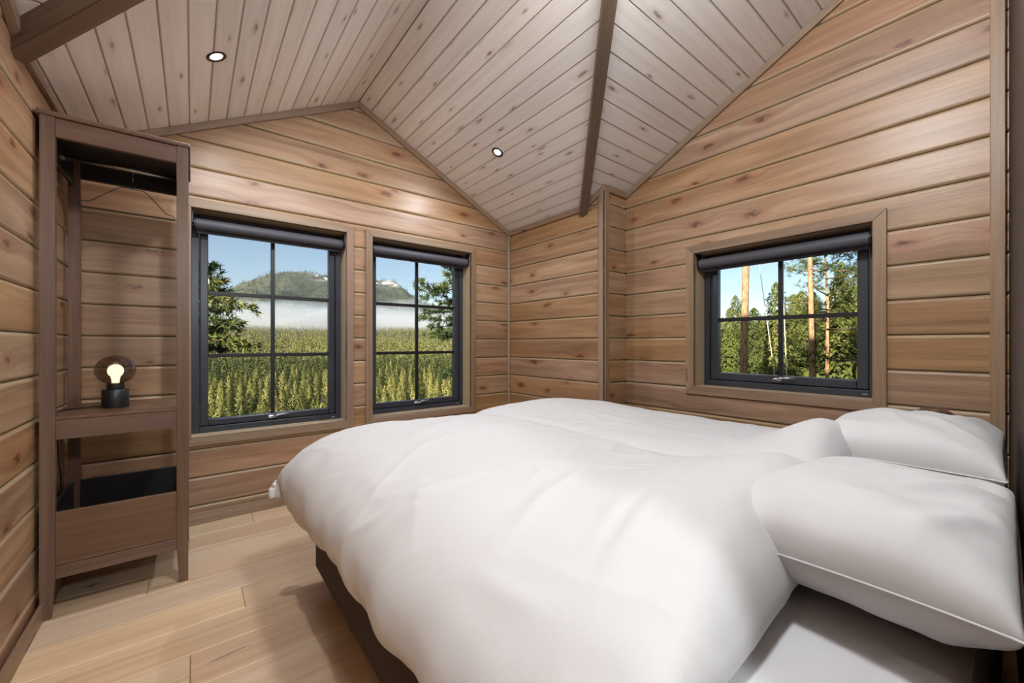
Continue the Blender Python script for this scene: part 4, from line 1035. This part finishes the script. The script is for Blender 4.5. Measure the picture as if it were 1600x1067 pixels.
# ------------------------------------------------------------------ pines close to the house
def needle_cluster(c, d, rg, n=16, L=0.13):
    d = d / (np.linalg.norm(d) + 1e-9); V = []
    for _ in range(n):
        v = d * rg.uniform(0.2, 1.0) + rg.normal(0, 0.6, 3); v /= np.linalg.norm(v); s = np.cross(v, rg.normal(0, 1, 3)); s /= np.linalg.norm(s) + 1e-9
        l = L * rg.uniform(0.7, 1.2); b = c + rg.normal(0, 0.02, 3); V += [b + s * 0.012, b - s * 0.012, b + v * l]
    return V
def near_pine(label, trunk_x, Y, branches, seed, height=9.0):
    rg = np.random.default_rng(seed); gz0 = gz(trunk_x, Y)
    root = empty('pine_tree', (trunk_x, Y, gz0)); tag(root, label, 'tree', 'pines close to the far windows'); o0 = np.array([trunk_x, Y, gz0])
    V, F = tube_data([(0, 0, -0.3), (0.05, 0, height * 0.5), (0.0, 0.05, height)], 0.17, 12, 0.04); from_data('trunk', V, F, M['bark'], root, smooth=True)
    for br in branches:
        P = smooth_curve([np.array(on_y(px, py, Y + dy)) - o0 for px, py, dy in br], 14)
        V, F = tube_data(P, 0.026, 6, 0.006); b = from_data('branch', V, F, M['twig'], root, smooth=True)
        NV = []
        for i in range(3, 14):
            m = 3 if i < 13 else 5; tdir = P[i] - P[i - 1]
            for _ in range(m):
                side = rg.normal(0, 1, 3) * [1, 1, 0.32]; side /= np.linalg.norm(side); tip = P[i] + side * rg.uniform(0.03, 0.20) + np.array([0, 0, 0.03])
                NV += needle_cluster(tip, side + tdir / (np.linalg.norm(tdir) + 1e-9), rg)
        NV = np.array(NV); me = tri_mesh('needles', NV, np.arange(len(NV)).reshape(-1, 3), [M['nearpine']]); link(bpy.data.objects.new('needles', me), b)
YP = 9.5
near_pine('branchy dark green pine seen at the edge of the window beside the wardrobe', on_y(296, 500, YP).x, YP,
    [[(298, 440, 0), (318, 428, 0.1), (330, 420, 0.1)], [(298, 455, 0.1), (322, 446, -0.3), (342, 440, -0.5)], [(297, 462, 0), (325, 456, 0.2), (348, 457, 0.4)], [(297, 470, 0), (330, 472, -0.3), (352, 474, -0.5), (384, 483, -0.7)],
     [(297, 485, 0), (325, 487, 0.3), (352, 486, 0.5)], [(297, 498, 0), (330, 500, -0.2), (368, 508, -0.4)], [(297, 510, 0), (330, 513, 0.3), (360, 514, 0.5)], [(297, 520, 0), (325, 524, 0.2), (355, 530, 0.3)], [(297, 528, 0), (340, 531, -0.4), (398, 545, -0.8)], [(297, 545, 0), (325, 545, 0.3), (350, 548, 0.4)]], 4, 14)
near_pine('pine with drooping branches seen at the edge of the window near the alcove', on_y(738, 480, YP).x, YP,
    [[(738, 415, 0), (715, 420, 0.1), (692, 416, 0.2)], [(738, 425, 0), (712, 428, 0.3), (698, 430, 0.4)], [(738, 432, 0), (705, 442, -0.2), (675, 452, -0.4), (654, 440, -0.5)], [(730, 438, 0), (700, 450, 0.2), (672, 458, 0.3), (655, 450, 0.4)], [(730, 445, 0), (695, 455, -0.1), (668, 466, -0.2)],
     [(735, 470, 0), (712, 472, 0.2), (688, 476, 0.3)], [(735, 485, 0), (700, 487, -0.2), (668, 490, -0.3)], [(735, 490, 0), (705, 500, 0.2), (660, 497, 0.4)], [(735, 500, 0), (710, 508, 0.0), (672, 512, 0.1)], [(735, 510, 0), (705, 520, -0.3), (676, 526, -0.5)], [(735, 520, 0), (705, 528, 0.2), (685, 520, 0.3)], [(735, 585, 0), (712, 580, 0.1), (690, 592, 0.2)]], 9, 14)

# ------------------------------------------------------------------ unseen house block, added and sized to cast shade across the wood
bm = bmesh.new(); hx0, hx1, hy0, hy1 = -9.0, -0.76, -9.0, 2.4
sec = [(hx0, -1.5), (hx0, 4.6), ((hx0 + hx1) / 2, 7.6), (hx1, 4.6), (hx1, -1.5)]
A = [bm.verts.new((x, hy0, z)) for x, z in sec]; B = [bm.verts.new((x, hy1, z)) for x, z in sec]
bm.faces.new(A); bm.faces.new(B[::-1])
for i in range(5): bm.faces.new((A[i], B[i], B[(i + 1) % 5], A[(i + 1) % 5]))
struct('added_shade_house', bm, M['slab'])
# ------------------------------------------------------------------ woods outside the right window
def trunk_only(label, px, X, w_px, lean=0.0, mat='bark', name='pine_tree', group=None, h=15.0, crown=True, seed=1):
    p = on_x(px, 590, X); rad = w_px / 2 / FPX * (FW.x * X + FW.y * p.y); g0 = gz(X, p.y); rg = np.random.default_rng(seed)
    root = empty(name, (X, p.y, g0)); tag(root, label, 'tree', group)
    V, F = tube_data([(0, 0, -0.3), (0, lean * 0.3, h * 0.3), (0, lean, h)], rad, 16, rad * 0.6); from_data('trunk', V, F, M[mat], root, smooth=True)
    if crown:
        NV = []
        for _ in range(500):
            a = rg.uniform(0, 6.28); z = h * rg.uniform(0.72, 1.1); r = rg.uniform(0.1, 1.9) * (1.15 - z / h) * 3
            c = np.array([r * math.cos(a), r * math.sin(a) + lean, z]); NV += needle_cluster(c, np.array([math.cos(a), math.sin(a), 0.3]), rg, 6, 0.5)
        NV = np.array(NV); link(bpy.data.objects.new('crown', tri_mesh('crown', NV, np.arange(len(NV)).reshape(-1, 3), [M['pine']])), root)
    return root
trunk_only('thick bare pine trunk behind the first pane of the four-pane window', 1160, 13.0, 12.0, -0.30)
trunk_only('slimmer bare pine trunk behind the second pane of the four-pane window', 1271, 15.0, 8.5, 0.25, seed=2)
trunk_only('thin white birch stem leaning beside the window bar', 1219, 17.0, 1.5, 0.75, 'birch', 'birch_tree', 'young birches', 6.0, False)
trunk_only('thin white birch stem standing just past the window bar', 1232, 17.0, 1.7, 0.30, 'birch', 'birch_tree', 'young birches', 8.0, False)

wood_meshes = []
for k in range(4):
    rg = np.random.default_rng(140 + k); H = [7.5, 6.5, 8.5, 7.0][k]
    Vv, Ff, mi = conifer_arrays(rg, 3800, H, [2.3, 2.6, 2.1, 2.4][k], low=0.03, spray=0.26, shape=0.55)
    wood_meshes.append(tri_mesh('crown', Vv[:3800 * 3], Ff[:3800], [M['pine']]))
rg = np.random.default_rng(77)
wspots = []
cand = sorted([(rg.uniform(19, 75), rg.uniform(-4, 40)) for _ in range(900)])
for X, b in cand:
    Yw_ = X * math.tan(math.radians(b))
    if all((X - p[0]) ** 2 + (Yw_ - p[1]) ** 2 > (2.3 + X * 0.022) ** 2 for p in wspots): wspots.append((X, Yw_))
wspots = wspots[:120]
for i, (X, Yw_) in enumerate(wspots):
    b = math.degrees(math.atan2(Yw_, X)); kt = 0.108 + 0.062 * float(sm(22, 10, b)); s = rg.uniform(0.72, 1.08) * (1.15 + kt * X * 0.74 - gz(X, Yw_)) / 7.4
    root = empty('bushy_pine', (X, Yw_, gz(X, Yw_))); tag(root, 'bushy green pine in the wood outside the four-pane window', 'tree', 'pines in the wood')
    c = bpy.data.objects.new('crown', wood_meshes[rg.integers(4)]); c.scale = (s, s, s); c.rotation_euler = (0, 0, rg.uniform(0, 6.28)); link(c, root)
    if i < 30:
        V, F = tube_data([(0, 0, -0.2), (0.05, 0.0, 3.0 * s), (0, 0, 6.2 * s)], 0.06, 8, 0.02); from_data('trunk', V, F, M['twig'], root, smooth=True)
# loose tall pine by the right edge of that window
def loose_pine(label, px, X, seed, lo, hi):
    p = on_x(px, 540, X); g0 = gz(X, p.y); rg = np.random.default_rng(seed); root = empty('pine_tree', (X, p.y, g0)); tag(root, label, 'tree', 'pines in the wood')
    V, F = tube_data([(0, 0, -0.2), (0.1, 0, hi * 0.6), (0, 0.1, hi)], 0.075, 10, 0.02); from_data('trunk', V, F, M['bark'], root, smooth=True)
    NV = []
    for _ in range(26):
        a = rg.uniform(0, 6.28); z = rg.uniform(lo, hi); L = rg.uniform(0.9, 2.0) * (1.2 - 0.6 * (z - lo) / (hi - lo))
        e = np.array([L * math.cos(a), L * math.sin(a), z + rg.uniform(0.1, 0.5)]); s0 = np.array([0, 0, z])
        V, F = tube_data([s0, s0 * 0.5 + e * 0.5 + [0, 0, -0.1], e], 0.03, 6, 0.008); from_data('branch', V, F, M['twig'], root, smooth=True)
        for _ in range(34):
            t = rg.uniform(0.35, 1.05); c = s0 * (1 - t) + e * t + rg.normal(0, 0.16, 3); NV += needle_cluster(c, e - s0, rg, 9, 0.22)
    NV = np.array(NV); link(bpy.data.objects.new('needles', tri_mesh('needles', NV, np.arange(len(NV)).reshape(-1, 3), [M['pine']])), root)
loose_pine('loose-limbed pine standing tall behind the slimmer bare trunk', 1292, 19.0, 5, 3.2, 7.0)
loose_pine('loose-limbed pine at the last edge of the four-pane window', 1352, 16.0, 6, 2.0, 7.2)
